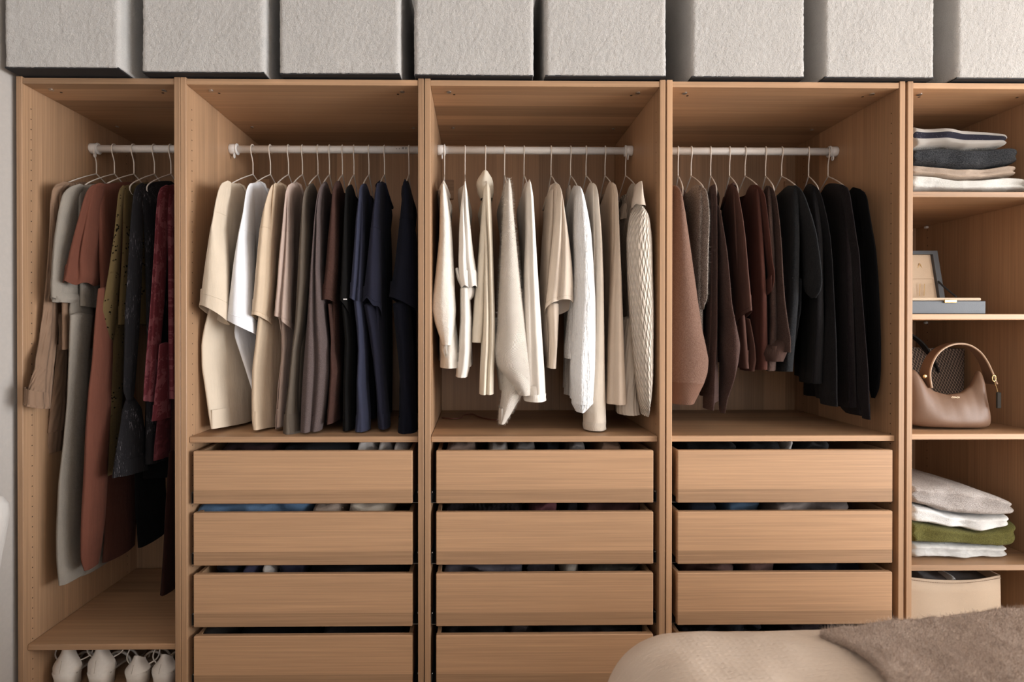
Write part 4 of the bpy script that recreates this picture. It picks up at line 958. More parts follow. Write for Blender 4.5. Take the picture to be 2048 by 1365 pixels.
folded('folded_sweater', 'white openwork knit sweater at the bottom of the lower stack', 'sweater', GS, fabric('lace', (.84, .83, .80), 'lace'),
       [(XS,1083),(1850,1083),(1900,1086),(1960,1087),(2005,1089),(2020,1098)], [(XS,1112),(1900,1113),(2022,1112)], .05, .40, 305, (4500, .007), zmin=Z5[3]+e)
folded('folded_sweater', 'moss green mohair sweater in the lower stack', 'sweater', GS, fabric('moss', (.095, .088, .022), 'fuzzy', (.20, .18, .055)),
       [(XS,1040),(1850,1046),(1900,1054),(1940,1060),(1990,1052),(2024,1040),(2036,1056)], [(XS,1084),(1850,1083),(1900,1086),(1960,1089),(2005,1090),(2036,1072)], .045, .40, 306, (9000, .010))
folded('folded_sweater', 'white fluffy sweater directly on the moss green one', 'sweater', GS, fabric('fluffwhite2', (.80, .785, .76), 'fuzzy', (.88, .87, .85)),
       [(XS,1004),(1850,1012),(1880,1024),(1920,1032),(1970,1028),(2010,1027),(2020,1036)], [(XS,1041),(1850,1046),(1900,1054),(1940,1060),(1985,1054),(2022,1046)], .05, .40, 307, (7000, .007))
folded('folded_sweater', 'heathered grey mohair sweater on top of the lower stack', 'sweater', GS, fabric('heather', (.36, .315, .29), 'tweed', (.55, .50, .47)),
       [(XS,968),(1850,970),(1900,970),(1950,978),(1990,990),(2020,1003),(2030,1012)], [(XS,1003),(1850,1012),(1880,1024),(1920,1031),(1970,1029),(2010,1027),(2031,1018)], .042, .40, 308, (9000, .011))

# ------------------------------------------------------------------ jewellery case
def P3(px, py, Y): return at(px, py, Y)
z2 = Z5[1]
xl5 = UN[4][0]+TH+.002
xr = at(1972, 615, .03)[0]
R = thing('jewellery_case', ((xl5+xr)/2, .14, z2), 'open slate-grey jewellery case with a cream lining and leaning lid', 'jewellery case')
M_SL = plain('slate_leather', (.055, .062, .075), .5, bmp=(400, .15)); M_CRM = plain('cream_suede', (.62, .48, .35), .9, bmp=(300, .1)); M_GOLD = plain('gold', (.80, .58, .28), .25, 1)
hb = at(1900, 602, .03)[2]-z2
V, F = cbox(xl5, xr, .03, .195, z2+.0004, z2+hb, .002); base = obj('base', V, F, M_SL, R)
V, F = cbox(xl5+.004, xr-.008, .036, .188, z2+hb, z2+hb+.010, .003); obj('tray_lining', V, F, M_CRM, R)
c = at(1900, 603, .028); V, F = cbox(c[0]-.02, c[0]+.02, .0245, .0295, c[2]-.005, c[2]+.005, .0015); obj('clasp', V, F, M_GOLD, R)
lidw = xr; tl = at(1861, 503, .23)
def lean(y, z): return y
m = MB(); zl0, zl1 = z2+hb+.008, tl[2]
def slab(x0, x1, d0, d1, t0, t1):      # panel leaning backwards
    V = []
    for (x, t) in ((x0, t0), (x1, t0), (x1, t1), (x0, t1)):
        for d in (d0, d1): V.append((x, .193+.034*t+d, zl0+(zl1-zl0)*t))
    return V, [(0,2,4,6),(1,7,5,3),(0,1,3,2),(2,3,5,4),(4,5,7,6),(6,7,1,0)]
V, F = slab(xl5, lidw, .004, .016, 0, 1); lid = obj('lid', V, F, M_SL, R)
m = MB()
for a in ((lidw-.018, lidw, -.012, .004, 0, 1), (xl5, lidw-.018, -.012, .004, .93, 1.0)): m.add(*slab(*a))
obj('lid_rim', m.V, m.F, M_SL, lid)
V, F = slab(xl5, lidw-.019, -.002, .0038, .02, .925); obj('lid_lining', V, F, M_CRM, lid)
V, F = slab(xl5, lidw-.024, -.006, -.002, .44, .47); obj('lid_pocket_edge', V, F, M_CRM, lid)
ch = [at(1839+x, 533+y, .214) for x, y in ((0, -6), (-4, 6), (-5, 20), (-2, 32), (3, 36), (7, 30), (8, 16), (4, 2), (0, -6))]
V, F = sweep(spline(ch, 30), .0011, 5); obj('necklace', V, F, M_GOLD, lid)
for dx in (0, 9):
    V, F = sweep([at(1840+dx, 568, .196), at(1839+dx, 592, .19)], .0010, 5); obj('necklace_chain', V, F, M_GOLD, lid)
V, F = sweep([at(1871, 558, .205), at(1890, 576, .17), at(1912, 594, .12)], .0028, 6); obj('lid_stay', V, F, M_BLACK, R)

# ------------------------------------------------------------------ handbags
zb3 = Z5[2]
LEA = plain('tan_leather', (.19, .108, .068), .48, bmp=(220, .06), spec=.3)
LED = plain('tan_leather_edge', (.22, .12, .07), .5)
R = thing('handbag', (at(1914, 858, .12)[0], .12, zb3), 'tan leather shoulder bag with an arched handle and gold rings', 'handbag')
Yc = .115
TOPR = [(1829,815),(1833,790),(1838,762),(1845,744),(1856,742),(1866,756),(1877,773),(1892,786),(1915,793),(1945,789),(1964,776),(1974,758),(1981,743),(1987,746),(1993,770),(1998,806),(2000,835)]
BOTR = [(1829,846),(1840,854),(1860,858),(1914,860),(1980,861),(1996,859),(2000,848)]
T = np.array([at(px, py, .06) for px, py in TOPR]); B = np.array([at(px, py, .06) for px, py in BOTR])
n = 70; xs = np.linspace(T[0, 0], T[-1, 0], n); zt = smooth_interp(xs, T[:, 0], T[:, 2]); zbm = np.interp(xs, B[:, 0], B[:, 2])
zbm = np.maximum(zbm, zb3+.0005); seg = 36; th = np.linspace(0, 2*PI, seg, endpoint=False)
V = []
for i in range(n):
    u = (i/(n-1))*2-1; dpt = .052*(max(0, 1-abs(u)**6))**.5+.008; h = zt[i]-zbm[i]
    for k in range(seg):
        s_ = math.sin(th[k]); c_ = math.cos(th[k]); v = .5+.5*np.sign(s_)*abs(s_)**.72
        thick = dpt*(1.0-.78*v**1.5)
        V.append((xs[i], Yc+np.sign(c_)*abs(c_)**.55*thick-.01*math.sin(2.2*u+1)*v, zbm[i]+h*v))
F = [(i*seg+k, (i+1)*seg+k, (i+1)*seg+(k+1) % seg, i*seg+(k+1) % seg) for i in range(n-1) for k in range(seg)]
F += [tuple(range(seg)), tuple((n-1)*seg+k for k in range(seg-1, -1, -1))]
V = np.array(V); V[:, 1] += vnoise(V, 14, 9)*.006*np.clip((V[:, 2]-zb3)/.05, 0, 1)
obj('bag_body', V, F, LEA, R, smooth=True)
def ribbon(P, wy, tk):
    """flat leather band whose width runs along Y"""
    P = np.array(P); T = np.gradient(P, axis=0); T /= np.linalg.norm(T, axis=1)[:, None]
    V = []
    for p, t, w_ in zip(P, T, wy):
        nrm = np.array([t[2], 0, -t[0]]); nrm /= np.linalg.norm(nrm)+1e-9
        for (a, b_) in ((-1, -1), (1, -1), (1, 1), (-1, 1)): V.append(p+nrm*tk/2*a+np.array([0, w_*b_, 0]))
    m_ = len(P); F = [(i*4+k, i*4+(k+1) % 4, (i+1)*4+(k+1) % 4, (i+1)*4+k) for i in range(m_-1) for k in range(4)]
    F += [(3, 2, 1, 0), tuple((m_-1)*4+k for k in range(4))]; return V, F
hp = spline([at(px, py, .115) for px, py in ((1852,775),(1850,748),(1856,726),(1868,707),(1886,694),(1908,688),(1930,690),(1950,702),(1964,720),(1974,742),(1982,768))], 46)
V, F = ribbon(hp, np.interp(np.linspace(0, 1, 46), [0, .15, .5, .85, 1], [.022, .018, .011, .015, .020]), .007); hd = obj('handle', V, F, LEA, R, smooth=False)
ep = [p+np.array([0, -w_-.0012, 0]) for p, w_ in zip(hp, np.interp(np.linspace(0, 1, 46), [0, .15, .5, .85, 1], [.022, .018, .011, .015, .020]))]
V, F = sweep(ep, .0032, 6); obj('handle_edge', V, F, plain('edge_paint', (.50, .34, .23), .5), hd, smooth=True)
gus = [(1840,735),(1836,752),(1834,775),(1838,790)]
c = at(1849, 753, .074); V, F = sweep([c, c+np.array([0, -.004, 0])], [.007, .0055], 14); obj('stud', V, F, M_GOLD, R, smooth=True)
rc = at(1988, 757, .075); V, F = sweep([rc+np.array([.006*math.cos(a), 0, .010*math.sin(a)]) for a in np.linspace(0, 2*PI, 16)[:-1]], .0014, 6, closed=True); obj('ring', V, F, M_GOLD, R, smooth=True)
V, F = sweep([at(1989, 764, .07), at(1993, 775, .068), at(1996, 786, .066)], .001, 5); obj('chain', V, F, M_GOLD, R)
a = at(1992, 785, .06); b_ = at(2001, 817, .06); V, F = cbox(a[0], b_[0], .056, .062, b_[2], a[2], .002); obj('hang_tag', V, F, plain('tag_leather', (.035, .03, .025), .8, spec=.1), R)
tx = bpy.data.curves.new('foil_lettering', 'FONT'); tx.body = 'COACH'; tx.size = .0075; tx.align_x = 'CENTER'; tx.extrude = .0001
tmp = bpy.data.objects.new('lettering_curve', tx); COL.objects.link(tmp); me_ = bpy.data.meshes.new_from_object(tmp.evaluated_get(bpy.context.evaluated_depsgraph_get())); bpy.data.objects.remove(tmp)
to = bpy.data.objects.new('foil_lettering', me_); COL.objects.link(to); me_.materials.clear(); me_.materials.append(plain('foil', (.75, .62, .45), .35, .6))
c = at(1913, 797, .074); to.parent = R; to.location = tuple(np.array([c[0], .0775, c[2]])-WLOC[R.name]); to.rotation_euler = (PI/2+.12, 0, 0)

m_, nt, b = newmat('lattice_canvas')
tc = N(nt, 'ShaderNodeTexCoord'); sp = N(nt, 'ShaderNodeSeparateXYZ'); nt.links.new(mapping(nt, tc.outputs['Object'], (1, 1, 1)), sp.inputs[0])
u = math_(nt, 'ADD', sp.outputs[0], sp.outputs[1]); v = sp.outputs[2]
d1 = math_(nt, 'PINGPONG', math_(nt, 'ADD', math_(nt, 'MULTIPLY', u, 1.35), v), .0085); d2 = math_(nt, 'PINGPONG', math_(nt, 'SUBTRACT', math_(nt, 'MULTIPLY', u, 1.35), v), .0085)
ln = math_(nt, 'LESS_THAN', math_(nt, 'MINIMUM', d1, d2), .0014)
dot = math_(nt, 'GREATER_THAN', math_(nt, 'MINIMUM', d1, d2), .0062)
nt.links.new(mixc(nt, math_(nt, 'MAXIMUM', ln, math_(nt, 'MULTIPLY', dot, .25)), (.020, .013, .012), (.42, .32, .25)), b.inputs['Base Color']); b.inputs['Roughness'].default_value = .6
R = thing('tote_bag', (2.92, .34, zb3), 'dark brown tote with a beige diamond lattice behind the tan handbag', 'handbag')
x0 = xl5+.004; x1 = at(1946, 770, .27)[0]; zt0 = at(1900, 697, .27)[2]
nxx, nzz = 14, 12; V = []; F = []
for side, yy in ((0, .27), (1, .40)):
    for j in range(nzz+1):
        for i in range(nxx+1):
            uu, vv = i/nxx, j/nzz; wx = (x1-x0)*(.92+.08*vv)
            V.append((x0+wx*uu, yy+(.5-side)*-.024*math.sin(PI*uu)*math.sin(PI*vv)+(.035 if side == 0 else -.02)*vv, zb3+.0008+(zt0-zb3)*(vv)+(.004*math.sin(5*uu+side) if j == nzz else 0)))
def gid(sd_, i, j): return sd_*(nxx+1)*(nzz+1)+j*(nxx+1)+i
for j in range(nzz):
    for i in range(nxx):
        F.append((gid(0,i,j), gid(0,i+1,j), gid(0,i+1,j+1), gid(0,i,j+1))); F.append((gid(1,i,j), gid(1,i,j+1), gid(1,i+1,j+1), gid(1,i+1,j)))
    F.append((gid(0,nxx,j), gid(1,nxx,j), gid(1,nxx,j+1), gid(0,nxx,j+1))); F.append((gid(0,0,j), gid(0,0,j+1), gid(1,0,j+1), gid(1,0,j)))
for i in range(nxx): F.append((gid(0,i,0), gid(1,i,0), gid(1,i+1,0), gid(0,i+1,0)))
obj('bag_body', V, F, m_, R, smooth=True)
V, F = ribbon(spline([at(px, py, .29) for px, py in ((1818,668),(1832,678),(1845,690),(1856,706),(1866,724),(1874,745))], 20), np.full(20, .012), .005); obj('strap', V, F, M_BLACK, R)
V, F = ribbon(spline([at(px, py, .33) for px, py in ((1812,690),(1826,700),(1838,716))], 10), np.full(10, .010), .005); obj('strap', V, F, M_BLACK, R)

# ------------------------------------------------------------------ fabric bin
x0 = xl5+.004; x1 = at(2001, 1200, .05)[0]; zt0 = at(1900, 1152, .05)[2]; zb0 = ZB+.0006
R = thing('fabric_bin', ((x0+x1)/2, .24, zb0), 'beige fabric storage bin on the floor of the right frame', 'storage bin')
M_BIN = plain('bin_canvas', (.46, .345, .245), .85, bmp=(500, .12))
nx_ = 24; V = []; F = []
def binwall(fn, name):
    V = []; F = []
    for i in range(nx_+1):
        for j in range(9):
            for d in (0, 1): V.append(fn(i/nx_, j/8, d))
    def g(i, j, d): return (i*9+j)*2+d
    for i in range(nx_):
        for j in range(8):
            F.append((g(i,j,0), g(i+1,j,0), g(i+1,j+1,0), g(i,j+1,0))); F.append((g(i,j,1), g(i,j+1,1), g(i+1,j+1,1), g(i+1,j,1)))
        F.append((g(i,8,0), g(i+1,8,0), g(i+1,8,1), g(i,8,1)))
    return obj(name, V, F, M_BIN, R, smooth=True)
def dipz(u): return zt0-.012*math.sin(PI*u)
binwall(lambda u, v, d: (x0+(x1-x0)*u, .05+d*.004-.010*math.sin(PI*u)*v*v+.002*math.sin(9*u+4*v), zb0+(dipz(u)-zb0)*v), 'front_wall')
binwall(lambda u, v, d: (x0+(x1-x0)*u, .45-d*.004, zb0+(zt0-zb0)*v), 'rear_wall')
binwall(lambda u, v, d: (x1-d*.004, .05+.40*u, zb0+(zt0-zb0)*v), 'side_wall')
binwall(lambda u, v, d: (x0+d*.004, .05+.40*u, zb0+(zt0-zb0)*v), 'side_wall')
mb = MB()
for i in range(46):
    u = (i+.5)/46; mb.add(*rawbox(x0+(x1-x0)*u-.0022, x0+(x1-x0)*u+.0022, .0465-.010*math.sin(PI*u), .0485-.010*math.sin(PI*u), dipz(u)-.0075, dipz(u)-.0065))
obj('rim_stitching', mb.V, mb.F, plain('stitch', (.30, .21, .14), .8), R, kind='stuff')
folded('folded_shirt', 'grey cloth bundle lying in the beige fabric bin', 'clothes', None, fabric('binGrey', (.16, .155, .16), 'linen'), [(1835,1150),(1870,1153),(1900,1150),(1940,1152),(1985,1148)], [(1835,1185),(1985,1185)], .075, .40, 320, lump=.012)
folded('folded_shirt', 'white cloth tip showing in the beige fabric bin', 'clothes', None, fabric('binWhite', (.60, .60, .60), 'linen'), [(1888,1152),(1897,1148),(1906,1153)], [(1888,1168),(1906,1168)], .068, .14, 321, lump=.006, seg=24)

# ------------------------------------------------------------------ drawer contents
GDR = 'clothes folded in the drawers'
def stuffing(ui, k, items):
    zt = DZT-.192*k
    for j, (a, c, up, col, kind, lab, nm) in enumerate(items):
        sd = ui*100+k*20+j
        rs = random.Random(sd); py0 = at(900, 700, .1)
        xs = np.linspace(a, c, 6)
        tops = []; bots = []
        for q, x in enumerate(xs):
            zz = zt+.010+up*.0014+rs.uniform(-.007, .007)-(.008 if q in (0, 5) else 0)
            # px,py of that height at depth .08+.03
            d = np.array([at(x, 0, .08)[0], .08, zz])-CAMP
            py = CY-FPX*(d@CU)/(d@CF); tops.append((x, py))
            d2 = d.copy(); d2[2] -= .075; bots.append((x, CY-FPX*(d2@CU)/(d2@CF)))
        folded(nm, lab, 'clothes', GDR, fabric(f'dr{ui}{k}{j}', col, kind), tops, bots, .040+rs.uniform(0, .025), .44, 400+sd, lump=.015, seg=32, step=.01)
stuffing(1, 0, [(445,560,3,(.045,.025,.026),'jersey','maroon-brown folded top at the left of the upper left drawer','folded_tee'),
  (568,706,1,(.018,.018,.02),'jersey','black folded trousers in the middle of the upper left drawer','folded_trousers'),
  (714,752,9,(.70,.65,.62),'linen','white sock roll, leftmost of three in the upper left drawer','rolled_socks'),
  (756,784,6,(.70,.65,.62),'linen','white sock roll, middle of three in the upper left drawer','rolled_socks'),
  (788,817,6,(.70,.65,.62),'linen','white sock roll, rightmost of three in the upper left drawer','rolled_socks')])
stuffing(1, 1, [(398,622,4,(.075,.125,.20),'denim','light blue folded jeans in the second drawer of the left stack','folded_jeans'),
  (626,692,4,(.42,.33,.27),'linen','beige crumpled trousers beside the light blue jeans','folded_trousers'),
  (696,786,4,(.62,.54,.45),'jersey','cream folded trousers right of the beige ones','folded_trousers')])
stuffing(1, 2, [(430,486,2,(.028,.028,.04),'jersey','dark navy folded top at the left of the third left drawer','folded_tee'),
  (490,524,5,(.045,.042,.07),'jersey','indigo rolled top left of the white scrap','rolled_tee'),
  (527,550,6,(.66,.58,.52),'linen','small white crumpled cloth in the third left drawer','crumpled_cloth'),
  (556,612,4,(.04,.038,.06),'jersey','indigo rolled top right of the white scrap','rolled_tee'),
  (618,808,1,(.014,.013,.014),'jersey','black drawstring trousers in the third left drawer','folded_trousers')])
stuffing(1, 3, [(414,480,3,(.05,.045,.042),'linen','grey crumpled top in the bottom left drawer','crumpled_tee'),
  (486,640,0,(.012,.011,.012),'jersey','black folded clothes in the middle of the bottom left drawer','folded_tee'),
  (648,806,2,(.03,.028,.03),'jersey','dark grey folded top at the right of the bottom left drawer','folded_tee')])
stuffing(2, 0, [(889,956,4,(.15,.105,.085),'linen','taupe scrunched underwear at the left of the upper middle drawer','crumpled_tee'),
  (974,1020,4,(.26,.23,.21),'linen','grey scrunched top right of the taupe one','crumpled_tee'),
  (1024,1076,2,(.10,.09,.085),'jersey','dark grey folded top in the upper middle drawer','folded_tee'),
  (1082,1126,-4,(.012,.012,.013),'jersey','black cloth in the middle of the upper middle drawer','folded_tee'),
  (1132,1176,3,(.17,.15,.14),'linen','grey knotted cloth in the upper middle drawer','crumpled_cloth'),
  (1194,1250,0,(.30,.19,.13),'jersey','tan flat pouch at the right of the upper middle drawer','pouch')])
stuffing(2, 1, [(888,1050,0,(.022,.017,.018),'pleat','black pleated skirt in the second middle drawer','folded_skirt'),
  (1056,1120,4,(.085,.032,.036),'jersey','maroon folded top with a pale label','folded_tee'),
  (1076,1108,7,(.55,.53,.53),'jersey','pale folded label card on the maroon top','label_card'),
  (1126,1160,0,(.02,.016,.018),'jersey','black cloth right of the maroon top','folded_tee'),
  (1164,1300,3,(.075,.035,.034),'jersey','dark maroon folded trousers in the second middle drawer','folded_trousers')])
stuffing(2, 2, [(888,1050,4,(.085,.078,.092),'jersey','slate grey folded top in the third middle drawer','folded_tee'),
  (1054,1116,4,(.11,.10,.115),'jersey','lighter grey folded top beside the slate one','folded_tee'),
  (1121,1164,2,(.24,.21,.18),'jersey','stone-coloured cloth in the third middle drawer','folded_tee'),
  (1168,1292,2,(.035,.03,.024),'jersey','dark olive folded trousers in the third middle drawer','folded_trousers')])
stuffing(2, 3, [(890,1016,2,(.02,.018,.018),'linen','black crumpled clothes in the bottom middle drawer','crumpled_tee'),
  (1020,1074,5,(.085,.07,.07),'linen','grey-mauve cloth in the bottom middle drawer','crumpled_cloth'),
  (1078,1296,2,(.018,.017,.018),'linen','black folded clothes at the right of the bottom middle drawer','folded_tee')])
stuffing(3, 0, [(1362,1480,3,(.012,.011,.011),'jersey','black folded leggings at the left of the upper right drawer','folded_leggings'),
  (1484,1570,3,(.016,.016,.018),'jersey','black folded top in the upper right drawer','folded_tee'),
  (1574,1600,7,(.55,.52,.50),'jersey','white curled strap in the upper right drawer','strap_roll'),
  (1604,1668,4,(.05,.047,.047),'jersey','charcoal rolled top in the upper right drawer','rolled_tee')])
stuffing(3, 1, [(1364,1440,2,(.016,.018,.026),'denim','dark denim at the left of the second right drawer','folded_jeans'),
  (1445,1528,5,(.07,.11,.17),'denim','mid blue jeans in the second drawer of the right stack','folded_jeans'),
  (1532,1706,5,(.15,.125,.115),'jersey','greige folded trousers in the second right drawer','folded_trousers')])
stuffing(3, 2, [(1366,1474,3,(.075,.042,.036),'jersey','brown folded top at the left of the third right drawer','folded_tee'),
  (1480,1558,3,(.09,.05,.043),'jersey','chestnut folded trousers in the third right drawer','folded_trousers'),
  (1564,1722,2,(.022,.022,.03),'jersey','dark navy folded trousers in the third right drawer','folded_trousers')])
stuffing(3, 3, [(1362,1530,4,(.045,.045,.055),'jersey','slate folded top in the bottom right drawer','folded_tee'),
  (1534,1726,4,(.04,.028,.03),'jersey','dark plum folded trousers in the bottom right drawer','folded_trousers')])

# ------------------------------------------------------------------ leather cord on the middle shelf
def onz(px, py, z): return atz(px, py, z)
cp = [onz(px, py, ZS+.003) for px, py in ((884,836),(905,838),(922,836),(928,831),(945,829),(960,835),(985,840),(1005,840))]
V, F = sweep(spline(cp, 40), .0024, 6); o = obj('leather_cord', V, F, plain('red_leather', (.13, .035, .022), .5), None, smooth=True); tag(o, 'thin red-brown leather cord lying at the back of the middle shelf', 'cord')

# ------------------------------------------------------------------ heeled shoes
M_SHOE = plain('white_leather', (.86, .80, .73), .42, bmp=(150, .03)); M_SOLE = plain('shoe_sole', (.50, .43, .36), .6)
def shoe(pxl, pxr, pyt, pyw, label, seed, lean=0.0, Y=.06):
    cxp = (pxl+pxr)/2; c = at(cxp, pyw, Y); wd = at(pxr, pyw, Y)[0]-at(pxl, pyw, Y)[0]; xc = c[0]
    ztop = at(cxp, pyt, Y)[2]; zw = c[2]; z0 = ZB+.0004
    R = thing('heeled_sandal', (xc, Y+.10, z0), label, 'shoe', 'white heeled sandals')
    # heel counter: open shell seen from behind, widest at pyw, narrow at the top
    seg = 28; lev = 22; V = []
    zl = z0+.050
    for j in range(lev+1):
        t = j/lev; z = zl+(ztop-zl)*t
        q_ = np.interp(z, [zw, ztop], [0, 1]); q_ = q_*q_*(3-2*q_); ft = .42 if ztop-zw > .045 else .66; f = (1+(ft-1)*q_) if z > zw else np.interp(z, [zl, zw], [.88, 1.0])**.8
        hw = wd/2*f; dp = .036*(1-.35*t)
        for k in range(seg+1):
            a = PI+PI*k/seg
            V.append((xc+lean*t+hw*math.cos(a), Y+.04+dp*math.sin(a)*1.1+.012*t, z-(.018*abs(math.cos(a))**3)*t))
    F = [(j*(seg+1)+k, j*(seg+1)+k+1, (j+1)*(seg+1)+k+1, (j+1)*(seg+1)+k) for j in range(lev) for k in range(seg)]
    n0 = len(V); V2 = [(xc+(x-xc)*.93, Y+.04+(y-Y-.04)*.92, z) for x, y, z in V]
    F2 = [tuple(i+n0 for i in reversed(f)) for f in F]
    rim = [((lev)*(seg+1)+k, (lev)*(seg+1)+k+1, n0+(lev)*(seg+1)+k+1, n0+(lev)*(seg+1)+k) for k in range(seg)]
    hc = obj('heel_counter', V+V2, F+F2+rim, M_SHOE, R, smooth=True)
    sm = [(xc+lean*t+.0, Y+.0+.0035+.012*t+.014*t*.9-.0008, zl+(ztop-zl)*t) for t in np.linspace(.1, .55, 8)]
    V3, F3 = sweep([(x, Y+.04-.036*(1-.35*t)*1.1+.012*t-.0003, z) for (x, y, z), t in zip(sm, np.linspace(.1, .55, 8))], .0007, 5); obj('seam', V3, F3, M_SOLE, hc)
    # block heel
    V = []; 
    for (z, f, d) in ((z0, .72, .030), (z0+.03, .74, .031), (zl+.004, .84, .036)):
        for k in range(20):
            a = 2*PI*k/20; ca, sa = math.cos(a), math.sin(a)
            V.append((xc+wd/2*f*np.sign(ca)*abs(ca)**.6, Y+.04+d*np.sign(sa)*abs(sa)**.7*1.05, z))
    F = [(j*20+k, j*20+(k+1) % 20, (j+1)*20+(k+1) % 20, (j+1)*20+k) for j in range(2) for k in range(20)]+[tuple(range(19, -1, -1)), tuple(40+k for k in range(20))]
    obj('block_heel', V, F, M_SHOE, R, smooth=True)
    # arched sole running back into the dark
    prof = [(Y+.03, zl), (Y+.08, zl-.006), (Y+.13, z0+.032), (Y+.17, z0+.012), (Y+.23, z0+.008), (Y+.265, z0+.012)]
    pr = spline([(p[0], p[1], 0) for p in prof], 24); V = []
    for i, p in enumerate(pr):
        t = i/23; hw = wd/2*np.interp(t, [0, .35, .75, 1], [.8, .72, 1.0, .45])
        for (sx, dz) in ((-1, 0), (1, 0), (1, -.007), (-1, -.007)): V.append((xc+sx*hw, p[0], p[1]+dz))
    F = [(i*4+k, i*4+(k+1) % 4, (i+1)*4+(k+1) % 4, (i+1)*4+k) for i in range(23) for k in range(4)]+[(3, 2, 1, 0), (92, 93, 94, 95)]
    obj('sole', V, F, M_SOLE, R)
    for q, (yy, hh) in enumerate(((.20, .035), (.165, .045))):
        pts = [(xc+wd/2*.98*math.cos(a), Y+yy-.04, z0+.012+hh*math.sin(a)) for a in np.linspace(0, PI, 14)]
        V, F = sweep(pts, .004, 6); obj('toe_strap', V, F, M_SHOE, R, smooth=True)
    rs = random.Random(seed)
    for sgn in (-1, 1):
        pts = [(xc+sgn*wd*.40, Y+.045, zw+.01), (xc+sgn*wd*(.62+rs.uniform(0, .1)), Y+.06, zw+.022), (xc+sgn*wd*.60, Y+.08, min(zw+.050, .226)), (xc+sgn*wd*.25, Y+.10, .2262), (xc+sgn*wd*.05, Y+.12, .214+rs.uniform(-.02, .008)), (xc-sgn*wd*.4, Y+.13, .19)]
        V, F = sweep(spline(pts, 30), .0024, 6); obj('ankle_strap', V, F, M_SHOE, R, smooth=True)
shoe(89, 145, 1306, 1345, 'white heeled sandal, leftmost under the low shelf', 1)
shoe(160, 214, 1305, 1338, 'white heeled sandal, second from the left under the low shelf', 2, lean=-.003)
shoe(237, 286, 1322, 1352, 'white open-backed heeled sandal, third from the left', 3)
shoe(291, 341, 1319, 1350, 'white open-backed heeled sandal, rightmost under the low shelf', 4, lean=.002)

# ------------------------------------------------------------------ bed with coverlet and throw
def bed():
    xl, xr_, yf, yn, zt = 1.655, 3.30, -.50, -2.9, .632
    R = thing('bed', (2.5, -1.7, 0), 'bed corner under a beige textured coverlet in the foreground', 'bed')
    # coverlet: sheet draped over a soft-edged mattress; distance field to rounded rectangle
    xs = np.r_[np.linspace(xl, xl+.35, 46), np.linspace(xl+.36, xr_, 70)]; ys = np.r_[np.linspace(yf, yf-.35, 46), np.linspace(yf-.36, yn, 60)]
    X, Y = np.meshgrid(xs, ys, indexing='ij'); rc = .16
    dx = np.maximum(0, (xl+rc)-X); dy = np.maximum(0, Y-(yf-rc)); d = np.minimum(1, np.sqrt(dx**2+dy**2)/rc)
    px_ = np.where(d > 0, d, 0); corner = (dx > 0) & (dy > 0) & (np.sqrt(dx**2+dy**2) > rc)
    s_ = np.sqrt(dx**2+dy**2); f = np.where(s_ > rc, rc/np.maximum(s_, 1e-6), 1)
    Xp = np.where(dx > 0, xl+rc-dx*f, X); Yp = np.where(dy > 0, yf-rc+dy*f, Y)
    Z = zt-rc*1.15*(1-np.sqrt(np.maximum(0, 1-np.minimum(1, d)**2.2)))+.020*np.clip((X-1.9)/1.0, 0, 1)
    P = np.c_[Xp.ravel(), Yp.ravel(), Z.ravel()]
    P[:, 2] += vnoise(P, 9, 50)*.006+vnoise(P, 25, 51)*.002
    nx, ny = X.shape
    F = [(i*ny+j, i*ny+j+1, (i+1)*ny+j+1, (i+1)*ny+j) for i in range(nx-1) for j in range(ny-1)]
    UV = np.c_[X.ravel(), Y.ravel()]
    # skirts to the floor along the far and left edges
    V = list(map(tuple, P)); uv = list(map(tuple, UV)); edge = [i*ny for i in range(nx-1, -1, -1)]+[j for j in range(1, ny)]
    prev = edge
    for q, (z, o_) in enumerate(((.36, .004), (.2, .010), (.04, .016))):
        cur = []
        for n_, e_ in enumerate(edge):
            x, y, _ = P[e_]; wv = .010*math.sin(n_*.35+q*.4)*(q+1)/3
            ox = -o_-wv if x < xl+.02 else 0; oy = o_+wv if y > yf-.02 else 0
            cur.append(len(V)); V.append((x+ox, y+oy, z)); uv.append((UV[e_][0], UV[e_][1]+.632-z))
        F += [(prev[k], cur[k], cur[k+1], prev[k+1]) for k in range(len(edge)-1)]; prev = cur
    obj('coverlet', V, F, fabric('coverlet', (.70, .58, .485), 'waffle'), R, uv=uv, smooth=True)
    V, F = cbox(xl+.06, xr_, yn, yf-.06, .28, .53, .05); obj('mattress', V, F, fabric('mattress', (.6, .57, .53)), R)
    V, F = cbox(xl+.08, xr_, yn, yf-.08, .05, .279, .01); obj('bed_base', V, F, plain('bed_base', (.25, .2, .16), .7), R)
    return P, nx, ny
bed()
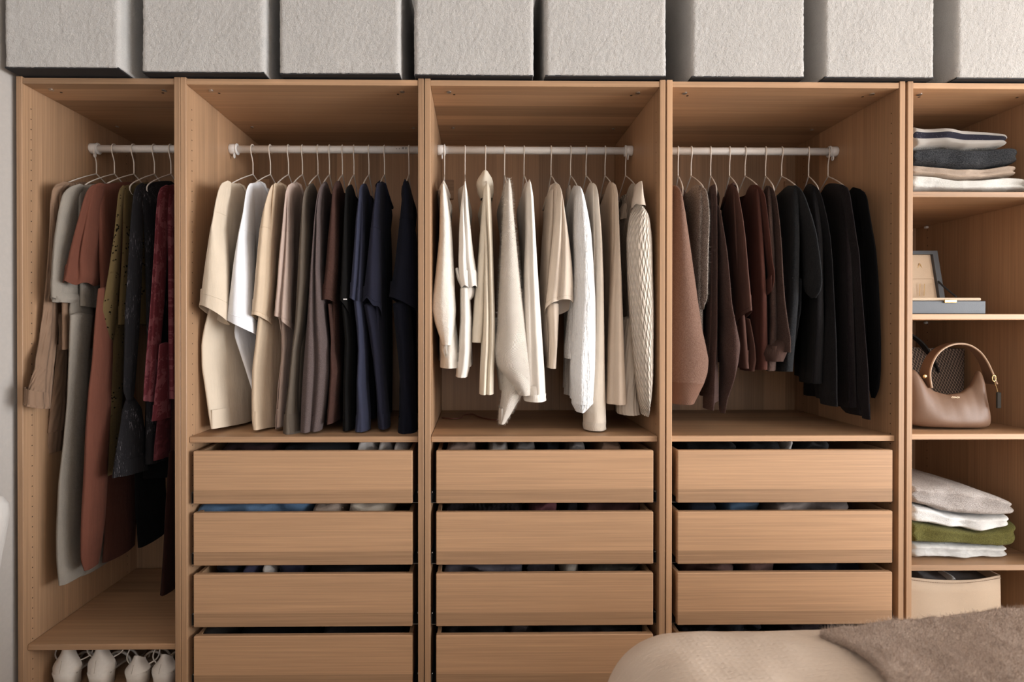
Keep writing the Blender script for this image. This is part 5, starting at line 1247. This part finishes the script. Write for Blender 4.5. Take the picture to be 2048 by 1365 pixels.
# throw: lies over the right part of the bed
edge_px = [(1640,1258),(1668,1272),(1692,1284),(1714,1298),(1736,1313),(1756,1332),(1772,1350),(1788,1370),(1830,1430)]
far_px = [(1640,1256),(1700,1251),(1760,1247),(1810,1244),(1870,1237),(1930,1228),(1990,1220),(2048,1213),(2140,1203)]
zt0 = .652
E_ = np.array([atz(px, py, zt0) for px, py in edge_px])
nu, nv = 150, 90
far = np.array([at(px, py, E_[0, 1]+.0) for px, py in far_px])
V = []; 
for i in range(nu+1):
    u = i/nu
    fp = spline(far, 40)[min(39, int(u*39))] if False else np.array([np.interp(u, np.linspace(0, 1, len(far)), far[:, q]) for q in range(3)])
    for j in range(nv+1):
        v = j/nv
        ep = np.array([np.interp(v, np.linspace(0, 1, len(E_)), E_[:, q]) for q in range(3)])
        x = fp[0]+(ep[0]-E_[0, 0])*(1-u)*1.0+(v*.30*u)
        y = fp[1]+(ep[1]-E_[0, 1])*(1-.0*u)-.10*v*u
        z = fp[2]*(1-v)+(zt0+.010*u)*v
        V.append((x, y, z))
V = np.array(V); V[:, 2] += vnoise(V, 14, 60)*.006+vnoise(V, 40, 61)*.0025
n0 = len(V); g = lambda i, j: i*(nv+1)+j
F = [(g(i,j), g(i,j+1), g(i+1,j+1), g(i+1,j)) for i in range(nu) for j in range(nv)]
V2 = V.copy(); V2[:, 2] -= .014
rim = [g(i, 0) for i in range(nu+1)]
Fb = [tuple(n0+k for k in reversed(f)) for f in F]
Fr = [(g(i,0), g(i+1,0), n0+g(i+1,0), n0+g(i,0)) for i in range(nu)]+[(g(0,j+1), g(0,j), n0+g(0,j), n0+g(0,j+1)) for j in range(nv)]
TH_M = fabric('throw', (.58, .45, .37), 'fuzzy', (.86, .72, .63))
R = thing('throw_blanket', (2.3, -.8, .63), 'brown fluffy throw spread over the beige coverlet', 'blanket')
Vt = np.vstack([V, V2])
ob_ = obj('throw_cloth', Vt, F+Fb+Fr, TH_M, R, smooth=True)
fuzz(ob_, Vt, F+Fr, 60000, .010, .00035, TH_M, 71, down=-.2)


# ------------------------------------------------------------------ pale chair at the left edge
c0 = at(4, 994, -.41); zt_, xr_ = c0[2], c0[0]
R = thing('upholstered_chair', (.12, -.55, 0), 'pale upholstered chair back just entering at the left edge', 'chair')
M_CH = fabric('chairwhite', (.50, .475, .45), 'jersey')
V = []; seg = 28; th = np.linspace(0, 2*PI, seg, endpoint=False)
for i, t in enumerate(np.r_[0, .02, .06, np.linspace(.12, .88, 16), .94, .98, 1]):
    z = .40+(zt_-.40)*t; k = math.sqrt(max(.02, 1-max(0, (t-.88)/.12)**2)); xr2 = xr_-.10*(1-t)
    for a in th:
        ca, sa = math.cos(a), math.sin(a); hw = (xr2-.0)/2
        V.append((hw+hw*np.sign(ca)*abs(ca)**.35*(.75+.25*k), -.37+.035*np.sign(sa)*abs(sa)**.6*k-.02*t, z))
m_ = len(V)//seg
F = [(i*seg+k, i*seg+(k+1) % seg, (i+1)*seg+(k+1) % seg, (i+1)*seg+k) for i in range(m_-1) for k in range(seg)]+[tuple(range(seg-1, -1, -1)), tuple((m_-1)*seg+k for k in range(seg))]
obj('backrest', V, F, M_CH, R, smooth=True)
V, F = cbox(.005, .25, -.78, -.345, .36, .45, .03); obj('seat', V, F, M_CH, R)
for lx in (.02, .205):
    for ly in (-.76, -.38):
        V, F = cbox(lx, lx+.03, ly, ly+.03, 0, .36, .004); obj('leg', V, F, plain('chair_leg', (.3, .2, .12), .5), R)
print('all done')
